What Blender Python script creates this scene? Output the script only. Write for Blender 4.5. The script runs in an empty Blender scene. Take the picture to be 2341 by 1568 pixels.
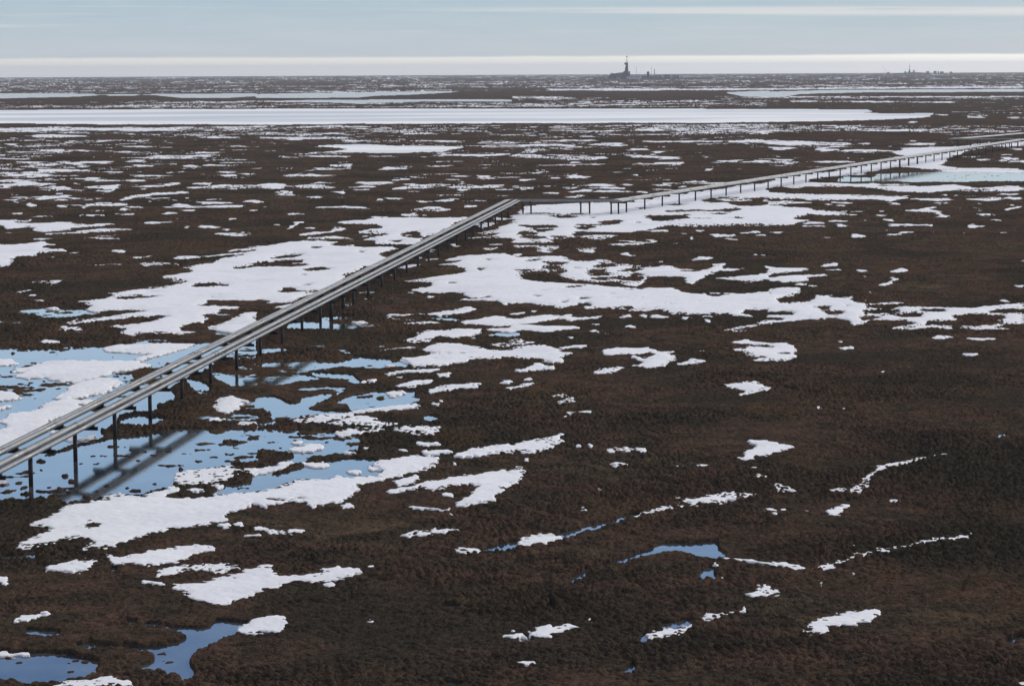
import bpy, math, random
import numpy as np
from mathutils import Matrix, Vector
random.seed(7)
R_ = math.radians
SC = bpy.context.scene

# ------------------------------------------------------------------ camera
F, CAM_H, HOR, REARTH = 5500.0, 29.0, 156.0, 7.4e6      # focal length in px of a 2341 px wide frame
W0, H0 = 2341.0, 1568.0
PITCH = math.atan((784.0 - HOR) / F)
ROLL = -0.0051
cam_d = bpy.data.cameras.new("camera")
cam = bpy.data.objects.new("camera", cam_d)
SC.collection.objects.link(cam)
cam_d.sensor_width = 36.0
cam_d.lens = 36.0 * F / W0
cam_d.clip_start = 1.0
cam_d.clip_end = 80000.0
CM = Matrix.Translation((0, 0, CAM_H)) @ Matrix.Rotation(math.pi / 2 - PITCH, 4, 'X') @ Matrix.Rotation(ROLL, 4, 'Z')
cam.matrix_world = CM
SC.camera = cam
RM = np.array(CM.to_3x3())

# ------------------------------------------------------------------ light
SUN_EL, SUN_AZ = 29.0, 50.0            # azimuth to the right of the viewing direction (+Y)
w = bpy.data.worlds.new("World"); SC.world = w; w.use_nodes = True
nt = w.node_tree; nt.nodes.clear()
def N(tree, t, **kw):
    n = tree.nodes.new(t)
    for k, v in kw.items(): setattr(n, k, v)
    return n
def math_node(tree, op, a, b=None, clamp=False):
    n = N(tree, 'ShaderNodeMath', operation=op); n.use_clamp = clamp
    for i, x in enumerate((a, b)):
        if x is None: continue
        if isinstance(x, (int, float)): n.inputs[i].default_value = x
        else: tree.links.new(x, n.inputs[i])
    return n.outputs[0]
def mixc(tree, fac, a, b, mode='MIX'):
    n = N(tree, 'ShaderNodeMix', data_type='RGBA', blend_type=mode)
    for s, x in ((n.inputs[0], fac), (n.inputs[6], a), (n.inputs[7], b)):
        if isinstance(x, (int, float)): s.default_value = x
        elif isinstance(x, tuple): s.default_value = (*x, 1.0)
        else: tree.links.new(x, s)
    return n.outputs[2]
def maprange(tree, v, a, b, c=0.0, d=1.0, smooth=False):
    n = N(tree, 'ShaderNodeMapRange'); n.clamp = True
    if smooth: n.interpolation_type = 'SMOOTHSTEP'
    tree.links.new(v, n.inputs[0])
    for i, x in enumerate((a, b, c, d)): n.inputs[i + 1].default_value = x
    return n.outputs[0]
def noise(tree, vec, scale, detail=3.0, rough=0.55, dist=0.0):
    n = N(tree, 'ShaderNodeTexNoise')
    tree.links.new(vec, n.inputs['Vector'])
    n.inputs['Scale'].default_value = scale; n.inputs['Detail'].default_value = detail
    n.inputs['Roughness'].default_value = rough; n.inputs['Distortion'].default_value = dist
    return n.outputs[0]
def ramp(tree, v, stops):
    n = N(tree, 'ShaderNodeValToRGB'); cr = n.color_ramp
    while len(cr.elements) > 1: cr.elements.remove(cr.elements[-1])
    for i, (p, c) in enumerate(stops):
        e = cr.elements[0] if i == 0 else cr.elements.new(p)
        e.position = p; e.color = (*c, 1.0)
    tree.links.new(v, n.inputs[0])
    return n.outputs[0]

STR = 0.10
sky = N(nt, 'ShaderNodeTexSky', sky_type='NISHITA'); sky.sun_disc = False
sky.sun_elevation = R_(SUN_EL); sky.sun_rotation = R_(SUN_AZ); sky.altitude = 30
sky.air_density = 1.0; sky.dust_density = 1.2
tc = N(nt, 'ShaderNodeTexCoord'); sep = N(nt, 'ShaderNodeSeparateXYZ')
nt.links.new(tc.outputs['Generated'], sep.inputs[0])
z = sep.outputs[2]
az = math_node(nt, 'ARCTAN2', sep.outputs[0], sep.outputs[1])
k = 1.0 / STR
# thin high cloud: a veil whose brightness and blueness change with height above the horizon
veil = ramp(nt, maprange(nt, z, 0.0, 1.0), [
    (0.0, (.56, .62, .66)), (0.008, (.53, .605, .67)), (0.029, (.40, .545, .655)), (0.045, (.66, .82, .93)), (0.10, (.72, 1.0, 1.30)),
    (0.16, (.62, 1.0, 1.50)), (0.21, (.38, .70, 1.28)), (0.27, (.22, .46, 1.05)), (0.38, (.42, .46, .60)), (0.5, (.50, .49, .53)), (1.0, (.46, .45, .46))])
veil = mixc(nt, 1.0, veil, (k, k, k), 'MULTIPLY')
col = mixc(nt, 0.90, sky.outputs[0], veil)
def combine(tree, x, y, zz=0.0):
    c = N(tree, 'ShaderNodeCombineXYZ')
    for i, s in enumerate((x, y, zz)):
        if isinstance(s, (int, float)): c.inputs[i].default_value = s
        else: tree.links.new(s, c.inputs[i])
    return c.outputs[0]
# soft mottling of the veil
v1 = combine(nt, math_node(nt, 'MULTIPLY', az, 16.0), math_node(nt, 'MULTIPLY', z, 190.0))
mot = noise(nt, v1, 1.0, 4.0, 0.6)
col = mixc(nt, math_node(nt, 'MULTIPLY', maprange(nt, mot, .38, .68), 0.16), col, (.74 * k, .76 * k, .78 * k))
# cirrus streaks just above the picture's top third
v2 = combine(nt, math_node(nt, 'MULTIPLY', az, 9.0), math_node(nt, 'MULTIPLY', z, 900.0))
c1 = noise(nt, v2, 1.0, 5.0, 0.6, 0.4)
slope = math_node(nt, 'ADD', z, math_node(nt, 'MULTIPLY', az, 0.010))
dist = math_node(nt, 'ABSOLUTE', math_node(nt, 'SUBTRACT', slope, .0238))
wid = maprange(nt, az, -.14, .16, .12, 1.0, True)
band = maprange(nt, math_node(nt, 'DIVIDE', dist, math_node(nt, 'MULTIPLY', wid, .0027)), 1.0, .2, 0, 1, True)
st = math_node(nt, 'MULTIPLY', band, maprange(nt, math_node(nt, 'ADD', c1, math_node(nt, 'MULTIPLY', wid, .16)), .44, .66, 0, 1, True))
st = math_node(nt, 'MULTIPLY', st, wid)
col = mixc(nt, math_node(nt, 'MULTIPLY', st, 0.62), col, (.86 * k, .82 * k, .80 * k))
c2 = noise(nt, combine(nt, math_node(nt, 'MULTIPLY', az, 5.0), math_node(nt, 'MULTIPLY', z, 420.0), 3.3), 1.0, 5.0, 0.6, 0.5)
b2 = math_node(nt, 'MULTIPLY', maprange(nt, z, .010, .016, 0, 1, True), maprange(nt, c2, .56, .72, 0, .35, True))
col = mixc(nt, b2, col, (.76 * k, .76 * k, .77 * k))
# bright low cloud bank along the horizon, brighter towards the sun on the right
c3 = noise(nt, combine(nt, math_node(nt, 'MULTIPLY', az, 14.0), math_node(nt, 'MULTIPLY', z, 60.0), 7.7), 1.0, 4.0, 0.55)
top = math_node(nt, 'ADD', z, math_node(nt, 'MULTIPLY', math_node(nt, 'SUBTRACT', c3, .5), .0022))
bank = maprange(nt, top, .0053, .0041, 0, 1, True)
bb = ramp(nt, maprange(nt, az, -.22, .22), [(0.0, (.80, .78, .73)), (0.55, (.93, .905, .84)), (1.0, (1.18, 1.14, 1.05))])
edge = maprange(nt, z, .0012, .0046, 1.95, .96)
bb = mixc(nt, 1.0, bb, mixc(nt, edge, (0., 0., 0.), (1., 1., 1.)), 'MULTIPLY')
bb = mixc(nt, 1.0, bb, (k, k, k), 'MULTIPLY')
col = mixc(nt, math_node(nt, 'MULTIPLY', bank, .97), col, bb)
bg = N(nt, 'ShaderNodeBackground'); bg.inputs[1].default_value = STR
out = N(nt, 'ShaderNodeOutputWorld')
nt.links.new(col, bg.inputs[0]); nt.links.new(bg.outputs[0], out.inputs[0])

sd = bpy.data.lights.new("sun", 'SUN'); sd.energy = 2.4; sd.angle = R_(11.0); sd.color = (1.0, .95, .88)
sun = bpy.data.objects.new("sun", sd); SC.collection.objects.link(sun)
dirv = Vector((math.sin(R_(SUN_AZ)) * math.cos(R_(SUN_EL)), math.cos(R_(SUN_AZ)) * math.cos(R_(SUN_EL)), math.sin(R_(SUN_EL))))
sun.rotation_euler = (-dirv).to_track_quat('-Z', 'Y').to_euler()
sun.location = (0, 0, 80)
vs = SC.view_settings
vs.view_transform = 'Standard'; vs.look = 'None'; vs.gamma = 1.0; vs.exposure = 0.0; vs.use_curve_mapping = False

# ------------------------------------------------------------------ helpers
def drop(r2): return -r2 / (2 * REARTH)
def pt(px, py, h=0.0):
    """world point at height h above the ground that the photo shows at (px, py) of the 2341 px wide frame"""
    d = RM @ np.array([(px - W0 / 2) / F, (784.0 - py) / F, -1.0])
    zz = h
    for _ in range(30):
        t = (zz - CAM_H) / d[2]
        x, y = d[0] * t, d[1] * t
        zz = h + drop(x * x + y * y)
    return Vector((x, y, zz))
def po(ox, oy, h=0.0): return pt(ox * W0 / 3717.0, oy * W0 / 3717.0, h)

def tag(o, label=None, cat=None, group=None, kind=None):
    if label: o['label'] = label
    if cat: o['category'] = cat
    if group: o['group'] = group
    if kind: o['kind'] = kind
    return o
def new_mat(name):
    m = bpy.data.materials.new(name); m.use_nodes = True
    t = m.node_tree; b = t.nodes['Principled BSDF']
    return m, t, b
def objcoord(t): return N(t, 'ShaderNodeTexCoord').outputs['Object']
def mesh_np(name, co, quads, mat, smooth=True):
    me = bpy.data.meshes.new(name)
    nv, nq = len(co), len(quads)
    me.vertices.add(nv); me.vertices.foreach_set('co', np.ascontiguousarray(co, dtype=np.float32).ravel())
    me.loops.add(nq * 4); me.loops.foreach_set('vertex_index', np.ascontiguousarray(quads, dtype=np.int32).ravel())
    me.polygons.add(nq)
    me.polygons.foreach_set('loop_start', np.arange(0, nq * 4, 4, dtype=np.int32))
    try: me.polygons.foreach_set('loop_total', np.full(nq, 4, dtype=np.int32))
    except Exception: pass
    me.polygons.foreach_set('use_smooth', np.full(nq, smooth, dtype=bool))
    me.materials.append(mat)
    me.update(calc_edges=True)
    o = bpy.data.objects.new(name, me); SC.collection.objects.link(o)
    return o

# ------------------------------------------------------------------ numpy noise
def h2(ix, iy, seed):
    a = (ix.astype(np.int64) * 374761393 + iy.astype(np.int64) * 668265263 + seed * 982451653) & 0xffffffff
    a = ((a ^ (a >> 13)) * 1274126177) & 0xffffffff
    a = ((a ^ (a >> 15)) * 2246822519) & 0xffffffff
    return ((a ^ (a >> 16)) & 0xffffff).astype(np.float32) / 16777216.0
def vnoise(x, y, seed):
    ix, iy = np.floor(x), np.floor(y)
    fx, fy = (x - ix).astype(np.float32), (y - iy).astype(np.float32)
    fx = fx * fx * (3 - 2 * fx); fy = fy * fy * (3 - 2 * fy)
    ix = ix.astype(np.int64); iy = iy.astype(np.int64)
    a, b = h2(ix, iy, seed), h2(ix + 1, iy, seed)
    c, d = h2(ix, iy + 1, seed), h2(ix + 1, iy + 1, seed)
    return (a + (b - a) * fx) * (1 - fy) + (c + (d - c) * fx) * fy
def fbm(x, y, scale, octs, seed, gain=.5):
    s, a, t = 0.0, 1.0, 0.0
    xx, yy = x / scale, y / scale
    for i in range(octs):
        s = s + a * vnoise(xx + 17.3 * i, yy - 9.1 * i, seed + i); t += a; a *= gain
        xx, yy = xx * 1.93 + yy * .55, yy * 1.93 - xx * .55
    return s / t
def tussocks(x, y, cell, seed):
    """shaggy mounds: nearest jittered mound's profile"""
    gx, gy = x / cell, y / cell
    ix, iy = np.floor(gx).astype(np.int64), np.floor(gy).astype(np.int64)
    best = np.zeros(x.shape, np.float32)
    for dx in (-1, 0, 1):
        for dy in (-1, 0, 1):
            cx, cy = ix + dx, iy + dy
            px = cx + .15 + .7 * h2(cx, cy, seed); py = cy + .15 + .7 * h2(cx, cy, seed + 1)
            rr = .38 + .32 * h2(cx, cy, seed + 2); hh = .35 + .65 * h2(cx, cy, seed + 3)
            d2 = ((gx - px) ** 2 + (gy - py) ** 2) / (rr * rr)
            np.maximum(best, (hh * np.clip(1 - d2, 0, 1) ** .7).astype(np.float32), out=best)
    return best
# ------------------------------------------------------------------ where snow, water and ice lie on the tundra
# outlines read off the photograph in nine blocks, laid on the ground below
TILES = {'A1': (0, 1660, 1.888), 'A2': (1240, 1660, 1.888), 'A3': (2477, 1660, 1.888)}
for i, x0 in enumerate((0, 930, 1860, 2787)):
    TILES['B%d' % (i + 1)] = (x0, 1100, 2.517); TILES['C%d' % (i + 1)] = (x0, 660, 2.517); TILES['D%d' % (i + 1)] = (x0, 240, 2.517)
# S snow, W water, M marsh (half water), T tundra, I lake ice, P<prob> scattered snow; e/t/v: lens of snow/tundra/water (x y halfwidth halfheight slope); L/K: snow/water line (width first)
SHAPES = {
'D1': """P.46 0,104 2341,82 2341,250 0,250
P.47 0,320 2341,320 2341,400 0,400
P.55 0,545 2341,545 2341,655 0,610
P.38 0,640 2341,640 2341,1110 0,1110
W 0,255 600,255 900,262 1250,262 1900,258 2341,255 2341,275 2100,290 1650,290 1400,275 900,268 700,280 200,290 0,297
T 1050,275 1400,265 1650,290 2341,290 2341,318 1400,320 1000,300
T 0,396 600,391 2341,386 2341,400 0,412
I 0,408 600,403 2341,398 2341,538 1700,540 900,537 600,535 300,528 0,525
T 0,532 400,532 800,540 2341,540 2341,550 1500,560 900,562 500,560 0,568
S 0,570 400,565 900,570 1400,570 1850,575 1400,595 800,590 400,600 0,600
e 550 955 250 12 0;350 975 200 6 0;760 922 60 8 0;700 900 80 5 0;800 880 280 10 0;1250 870 100 12 0;1600 830 230 14 0;1900 820 120 8 0;280 880 130 6 0;350 1003 320 10 0;820 1030 150 12 0;1250 1050 85 10 0;1350 1002 180 7 0;1050 970 90 8 0;120 1050 180 14 0;430 1080 80 10 0;270 1083 90 8 0;100 985 80 9 0;1600 1075 80 10 0;1850 1078 90 9 0;2080 970 110 8 0;2050 1000 150 5 0;1760 917 90 9 0;1950 908 110 7 0;1300 912 110 7 0;1150 790 150 5 0;470 770 200 5 0;520 640 280 14 0;100 718 75 7 0;250 735 150 6 0;1250 735 240 7 0;950 688 80 5 0;650 690 90 4 0;2000 655 200 6 0""",
'D2': """P.46 0,82 2341,74 2341,240 0,250
P.47 0,320 2341,320 2341,395 0,400
P.55 0,545 2341,545 2341,650 0,650
P.29 0,650 2341,640 2341,1110 0,1110
W 0,262 300,255 1000,245 1300,240 1900,235 1400,262 1100,270 960,285 600,290 0,290
T 0,292 900,290 1200,270 1400,262 1900,285 1200,305 0,318
W 0,320 1500,310 2341,310 2341,322 1500,325 900,340 600,330
T 0,384 2341,382 2341,396 0,398
I 0,396 2341,394 2341,528 1500,532 850,528 600,536 0,538
T 0,540 700,537 900,530 2341,530 2341,542 1200,545 0,552
I 540,735 700,725 1000,718 1300,735 1700,735 1900,745 1700,790 1300,800 1100,798 620,790 840,770 800,755
T 500,750 780,752 840,768 700,775 500,785
e 420 660 420 12 0;1200 825 240 6 0;2000 815 330 12 0;650 828 240 6 0;480 1000 240 12 0;780 910 120 16 0;680 940 180 10 0;170 935 240 5 0;1230 937 110 9 0;1650 912 150 5 0;1330 1030 80 12 0;1100 1070 180 12 0;2060 1008 60 10 0;2150 1030 80 6 0;1850 1005 120 5 0;1600 1090 170 14 0;490 1092 110 14 0;150 1095 180 20 0;800 878 50 4 0;1780 690 170 6 0;900 683 170 7 0""",
'D3': """P.45 0,72 2341,60 2341,225 0,235
P.45 0,280 2341,280 2341,395 0,395
P.55 0,545 2341,535 2341,625 0,650
P.25 0,650 2341,625 2341,1110 0,1110
T 80,265 400,245 1300,230 2000,222 1950,240 1900,260 1800,310 1600,305 700,290
T 0,200 250,205 330,225 0,228
L 14 330,217 1200,219 2341,213
L 10 0,290 600,296
W 1950,245 2341,230 2341,285 2100,275
T 0,382 2341,386 2341,400 0,396
I 0,394 2341,398 2341,518 1600,524 800,525 0,528
T 0,530 900,528 2341,521 2341,532 1200,540 0,540
S 0,805 180,810 400,830 560,830 850,830 880,840 760,858 560,860 300,845 0,830
S 60,1050 110,1032 190,1030 240,1042 120,1052
e 150 785 70 9 0;560 885 70 6 0;520 913 70 4 0;800 898 60 4 0;1250 830 230 12 .04;1450 888 150 14 0;1765 826 40 6 0;1970 868 140 6 0;2240 877 130 9 0;1820 945 50 8 0;960 972 70 5 0;1130 997 40 5 0;600 1015 110 10 0;400 1025 60 8 0;850 1090 110 8 0;1060 1085 40 6 0;1370 1090 120 6 0;1600 1057 80 5 0;1420 1042 35 4 0;2180 690 200 16 0;880 718 180 16 0;300 725 300 12 0;620 680 250 6 0;1500 692 400 7 0;1150 765 100 8 0;1330 790 70 7 0""",
'D4': """P.42 0,60 2341,52 2341,190 0,210
P.34 0,280 2341,280 2341,480 0,395
P.56 0,540 2341,550 2341,615 1600,615 800,600 0,620
P.25 0,640 2341,620 2341,1110 0,1110
W 0,240 600,225 2341,215 2341,235 900,240 300,255 150,280 0,285
T 170,278 400,250 1000,240 2341,240 2341,280 1500,275 500,282
L 14 0,215 700,205 2341,195
L 8 200,285 2341,285
L 10 200,325 1500,332 1750,335
I 0,400 900,402 960,420 880,430 1080,440 1520,435 1480,465 1300,485 1000,495 500,508 200,513 0,515
T 0,517 500,510 1000,498 1480,470 1530,440 1560,470 1500,500 900,545 700,540 0,532
T 0,630 800,625 1700,640 2341,640 2341,600 1700,650 1200,680 600,680 0,680
S 1220,750 1500,740 1750,735 2000,700 2341,690 2341,740 2100,735 1900,760 1760,800 1650,850 1600,900 1700,930 2000,930 2341,940 2341,975 1900,965 1560,965 1340,930 1200,925 1000,960 880,990 640,1010 400,1040 330,1070 240,1090 150,1108 0,1108 0,1030 300,990 600,960 900,900 1000,880 1250,860 1000,850 1250,820 1120,790 1230,770
T 1650,850 1900,790 2341,740 2341,930 1700,925 1600,900
W 560,1045 700,1015 960,1020 1000,990 1330,970 1600,968 2341,975 2341,1055 1500,1055 1000,1050 700,1052
T 930,990 1100,960 1250,935 1350,940 1520,950 1650,960 1400,968 1300,965 1100,985
T 320,1072 420,1050 560,1040 640,1010 720,1020 620,1045 500,1070
T 560,1065 900,1060 1600,1056 2341,1058 2341,1090 1600,1085 1100,1080 900,1075
S 0,690 300,685 600,700 780,705 720,730 420,725 150,725 0,715
e 1860 830 80 6 0;1980 858 70 8 0;2250 870 170 8 0;2220 850 90 14 0;2270 760 70 8 0;2150 812 90 4 0;120 752 130 12 0;540 768 100 14 0;900 775 300 8 0;350 772 30 4 0;880 713 60 8 0;1100 735 50 4 0;1400 715 180 8 0;90 797 40 3 0;170 880 180 8 0;600 875 220 8 0;130 858 130 5 0;60 825 60 4 0;1340 688 50 5 0;730 840 50 4 0;190 895 60 4 0;1590 450 60 6 0;1330 515 60 7 0;1900 470 110 6 0;2260 475 90 8 0""",
'C1': """P.26 0,0 2341,0 2341,300 0,420
S 650,1105 720,1085 960,1070 1050,1035 980,1020 1160,1000 1240,980 1500,950 1700,920 1600,905 1520,890 1480,865 1640,835 1800,820 1680,785 1720,765 1900,745 2060,700 2341,655 2341,1088 1900,1090 1900,1115 1720,1135 1740,1158 860,1158 800,1140 880,1125 760,1100
T 1710,955 1800,935 1930,925 2100,935 2070,960 1960,950 1760,965
T 1520,905 1750,900 1560,950 1400,960
t 1230 1055 220 12 -.05;1230 1137 90 7 0;1960 1053 60 6 0;2220 785 110 9 -.08;1400 1005 100 5 -.1
S 1560,710 1650,680 1720,675 1850,675 2020,660 2341,640 2341,655 2200,665 1900,690 1700,705
S 2040,640 2150,610 2341,592 2341,620 2200,630
S 1270,745 1400,730 1500,735 1660,750 1480,760 1300,770
L 8 860,770 1000,758 1120,755
S 0,575 200,570 390,540 420,560 550,580 400,595 380,610 600,612 650,635 460,655 300,660 380,680 160,690 130,735 80,780 0,785
S 550,655 760,640 660,660
S 0,350 160,345 320,335 300,360 350,380 500,365 620,370 640,380 840,385 920,375 1060,380 920,405 740,415 600,440 500,450 400,468 290,440 400,420 230,415 60,437 0,400
T 120,370 300,362 330,375 150,380
S 260,487 420,478 640,455 900,430 1080,425 1240,440 1000,455 760,465 440,485
S 720,235 780,215 900,190 990,190 1050,205 1250,210 1100,220 900,220
S 1080,175 1130,145 1250,120 1450,105 1650,95 1700,85 1790,108 1560,112 1380,125 1200,155
S 275,160 400,130 650,120 700,125 600,145 400,165
S 760,60 900,40 1090,25 1120,40 1080,65 1030,90 860,85 960,65
S 1230,50 1500,30 1700,15 1640,35 1400,50
S 1690,55 1850,40 2200,30 2341,30 2341,55 2150,70 2050,60 1720,65
e 1290 685 125 10 -.08;1090 632 65 11 0;505 690 40 5 0;400 525 120 6 -.05;950 500 190 8 -.08;980 520 130 7 0;1430 372 150 8 -.05;1540 497 75 5 0;85 465 30 5 0;2160 475 180 14 0;1950 410 130 9 0;2080 438 50 5 0;2140 340 45 8 0;1730 414 30 5 0;1740 260 80 7 0;1550 288 75 9 0;1140 293 110 8 0;860 305 80 6 -.05;870 265 60 6 0;130 290 80 6 0;1600 335 60 4 0;1110 255 50 12 0;560 228 45 10 0;280 210 50 14 0;90 167 110 6 0;160 188 50 5 0;750 240 35 5 0;1370 175 30 5 0;1730 145 45 6 0;690 153 80 9 0;890 153 40 4 0;1950 160 100 7 -.03;1950 195 170 11 0;1630 212 90 12 0;1900 228 400 10 0;2290 175 70 10 0;2300 262 60 6 0;520 108 60 8 0;500 55 160 14 0;600 75 230 7 0;100 30 170 10 0;330 25 150 8 0;250 12 120 6 0;120 118 40 5 0;1300 72 55 6 0;710 25 40 8 0;90 58 70 4 0;420 918 170 13 -.04;210 1003 85 9 -.1;290 1040 50 9 0;345 1083 60 6 0;480 1152 100 6 0""",
'C2': """P.20 0,0 2341,0 2341,120 1800,280 0,300
S 0,590 200,570 300,545 420,535 500,540 770,545 760,560 680,575 800,590 930,575 900,590 1000,600 1250,590 1300,605 1190,640 1100,655 1220,690 1150,750 1000,780 900,830 800,860 820,900 660,985 600,1000 500,1030 340,1100 110,1115 130,1090 60,1075 0,1080
T 250,965 330,965 380,1000 560,990 590,1000 430,1010 150,1025 220,1000
T 100,700 230,670 400,655 490,665 330,685 150,705
t 250 735 250 14 -.06;300 765 190 14 0;560 803 150 14 -.06;450 942 80 7 -.1;430 858 45 6 0;970 640 50 8 0;580 600 100 8 0;40 770 90 6 0
S 130,1158 330,1120 400,1125 300,1158
S 400,495 420,475 560,450 650,455 690,420 820,415 800,435 720,450 620,470 500,490
S 430,520 520,500 740,495 880,510 1050,490 1150,480 1000,505 860,520 700,515 560,525
S 790,380 740,365 850,350 960,350 1070,320 1250,325 1600,325 1900,315 1960,310 1900,340 1640,480 1580,530 1480,570 1300,565 1100,570 1060,545 1130,530 960,530 1080,500 1240,490 1200,475 970,470 930,450 1030,440 1150,435 1180,420 1100,395 960,385
t 1270 540 70 12 0;1420 472 100 12 0;1420 500 110 12 0
T 1480,545 1550,490 1640,480 1600,540
S 320,55 450,30 590,25 700,45 740,60 500,65
S 2060,620 2100,600 2230,600 2200,620 2130,635
S 1720,715 1860,680 2050,660 2240,655 2341,665 2341,1120 2270,1120 2220,1080 2130,1080 1980,1080 1850,1085 1960,1060 1900,1010 1650,1020 1500,1010 1400,985 1600,960 1650,930 1560,920 1270,905 1450,885 1700,860 1900,830 1930,800 1820,770 1600,770 1750,745 1900,735 1880,720
t 2060 800 55 12 0;2130 710 70 8 0;1800 930 50 8 0;2000 1065 90 8 0;2120 1050 60 8 0
S 1560,625 1640,610 1690,625 1600,642
S 1380,765 1540,755 1400,790 1280,795
S 1480,730 1600,700 1690,700 1580,715
S 1900,515 2100,500 2341,470 2341,530 2150,515
S 2000,470 2200,430 2341,380 2341,470 2150,475 2100,485
S 2100,575 2250,560 2341,570 2200,580
S 1980,390 2060,370 2200,365 2250,370 2150,400 2050,430
S 2150,320 2341,330 2341,345 2190,350
M 870,1000 960,985 1080,1000 1140,1030 1000,1040
M 690,1130 800,1110 1080,1120 1050,1150 700,1150
v 990 1065 50 8 0
e 360 292 105 9 0;185 392 35 5 0;500 423 70 6 0;320 410 90 9 -.4;400 372 60 5 0;650 237 140 7 0;820 235 220 8 0;980 240 70 8 0;765 98 65 10 0;150 45 160 22 0;260 95 90 14 0;280 122 110 7 0;530 145 80 9 0;20 185 45 15 0;1100 15 190 14 0;990 48 130 8 0;960 73 90 5 0;1470 50 220 16 -.05;1380 22 70 6 0;1280 155 110 6 0;1120 168 70 7 .1;1530 177 90 7 0;1750 170 110 12 -.1;2020 177 140 6 0;1600 250 170 20 0;1400 300 90 14 0;1960 228 80 10 0;1550 303 50 5 0;900 133 40 4 0;1970 50 250 12 0;2180 38 90 9 0;1880 76 70 7 0;2240 72 100 6 0;1890 17 45 5 0;1590 1050 35 12 0;1410 1013 40 6 0;1830 582 45 14 0;1240 853 35 5 0;1500 690 40 8 0;1940 1145 50 8 0""",
'C3': """S 0,310 130,230 600,190 980,180 1400,130 1900,60 2341,10 2341,400 1700,410 1440,400 1250,430 1080,465 900,460 960,490 850,530 520,550 250,590 480,600 300,650 230,650 250,570 60,600 0,600
t 240 296 200 7 0;620 295 140 7 0;940 290 70 6 0;1230 243 120 7 0;450 325 150 9 0;250 410 180 18 0;270 445 90 16 0;120 470 90 12 0;910 368 150 14 0;1450 210 180 9 0;1880 293 130 8 0;2200 248 30 5 0;1620 303 60 6 0;1730 335 100 7 0;2010 333 130 6 0;2150 385 200 5 0;750 393 180 7 0;660 425 110 12 0;190 510 130 14 0;430 508 80 10 0;30 345 50 8 0;560 545 200 16 0;330 250 40 6 0;1150 375 60 5 0;1500 268 120 8 0;700 330 60 5 0
T 1100,310 1300,305 1560,305 1640,330 1500,350 1380,365 1280,360 1280,330
T 1400,260 1560,255 1800,260 1960,250 2130,240 2050,270 1900,275 1700,275 1500,275
T 1650,175 1900,145 2250,150 2341,150 2341,165 2260,170 2341,185 2300,210 2200,220 2050,215 1960,190 1800,185
e 2040 165 180 9 0;270 428 80 5 0
T 520,485 600,455 760,462 1000,462 960,490 700,490 560,500
T 0,555 250,560 500,550 520,575 350,590 250,590 0,580
T 500,530 640,520 750,540 600,550
T 500,60 900,70 1000,130 700,150 200,190 0,180 0,200 300,205 420,200 700,185 1100,150 900,120 500,110
T 1500,410 2341,405 2341,445 1900,440 1700,445 1400,470
S 860,550 1000,535 1280,525 1350,540 1320,555 1200,575 1000,585 700,580 1060,565 1100,545
t 1200 545 100 8 0
S 600,610 700,600 760,590 780,610 760,650 700,640 620,635
S 0,590 120,580 250,580 240,600 0,605
S 960,660 1030,645 1070,670 1180,678 1080,682
S 1550,712 1680,700 1700,685 1820,685 1780,715 1680,710
S 1240,740 1390,718 1330,735
S 1780,475 2000,480 2160,460 2341,465 2040,480 2030,500 1840,500
S 1920,520 2000,518 2070,535 2220,540 2060,545
e 370 600 130 8 0;40 662 45 8 0;1470 572 35 4 0;1655 518 18 20 0;1610 470 50 6 0;1700 447 40 8 0;2230 452 50 8 0;1300 448 130 6 0;2240 492 70 6 0;2210 665 25 6 0;2290 670 25 6 0;100 60 110 16 .05;530 57 100 6 0;360 100 100 5 0;640 85 90 12 -.1;850 32 120 6 0;1050 28 50 6 0;870 58 180 7 0;900 90 200 9 0;1350 32 100 6 0;560 135 90 12 -.1;320 45 50 5 0;830 140 80 6 0;1200 98 90 5 0;1350 70 120 7 0;1560 50 80 6 0;470 25 60 5 0
S 0,690 430,675 560,710 870,710 950,745 1220,765 1420,755 1560,790 1720,800 1830,790 1830,755 1970,740 1900,790 2180,800 1880,820 1780,850 1720,885 1640,930 1600,930 1560,880 1500,870 1240,870 1220,910 1140,945 1180,970 1480,970 1540,1010 1700,1020 1800,1010 1980,1010 2100,1020 2250,1010 2341,1010 2341,1158 800,1158 680,1100 520,1110 400,1158 0,1158
S 1720,885 1900,885 2100,905 2130,925 2341,890 2341,825 2200,850 1980,868 1800,880
T 90,850 250,830 400,835 460,860 450,880 600,905 780,915 950,915 1080,950 1220,965 1180,975 1000,960 750,940 500,930 280,910 100,895
t 100 812 110 9 0;370 785 100 15 0;440 825 60 9 0;400 740 110 14 0;830 765 120 14 0;590 788 60 7 0;780 817 100 15 0;820 850 90 16 0;830 887 100 14 0;1080 810 130 14 -.05;1150 850 80 10 0;1250 765 110 14 -.15;1080 885 150 20 0;550 962 100 7 -.1;280 993 60 7 0;230 1043 60 7 0;650 1065 80 12 0;920 1027 40 6 0;470 1095 50 16 0;190 715 110 8 -.08;1620 812 130 9 0;100 1110 130 10 0;1460 1118 50 8 0;1700 1100 40 5 0;1190 1070 25 5 0;1000 1065 150 4 0;1120 985 150 6 0;1850 1030 110 16 0;2240 1120 100 8 -.05;1250 775 100 8 0
T 540,705 700,690 860,695 880,710 700,725 580,720
T 1160,940 1230,890 1300,865 1540,870 1570,910 1640,930 1500,970 1200,965
T 0,1110 300,1120 460,1130 400,1158 0,1158
v 1260 1140 150 7 -.1""",
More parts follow.
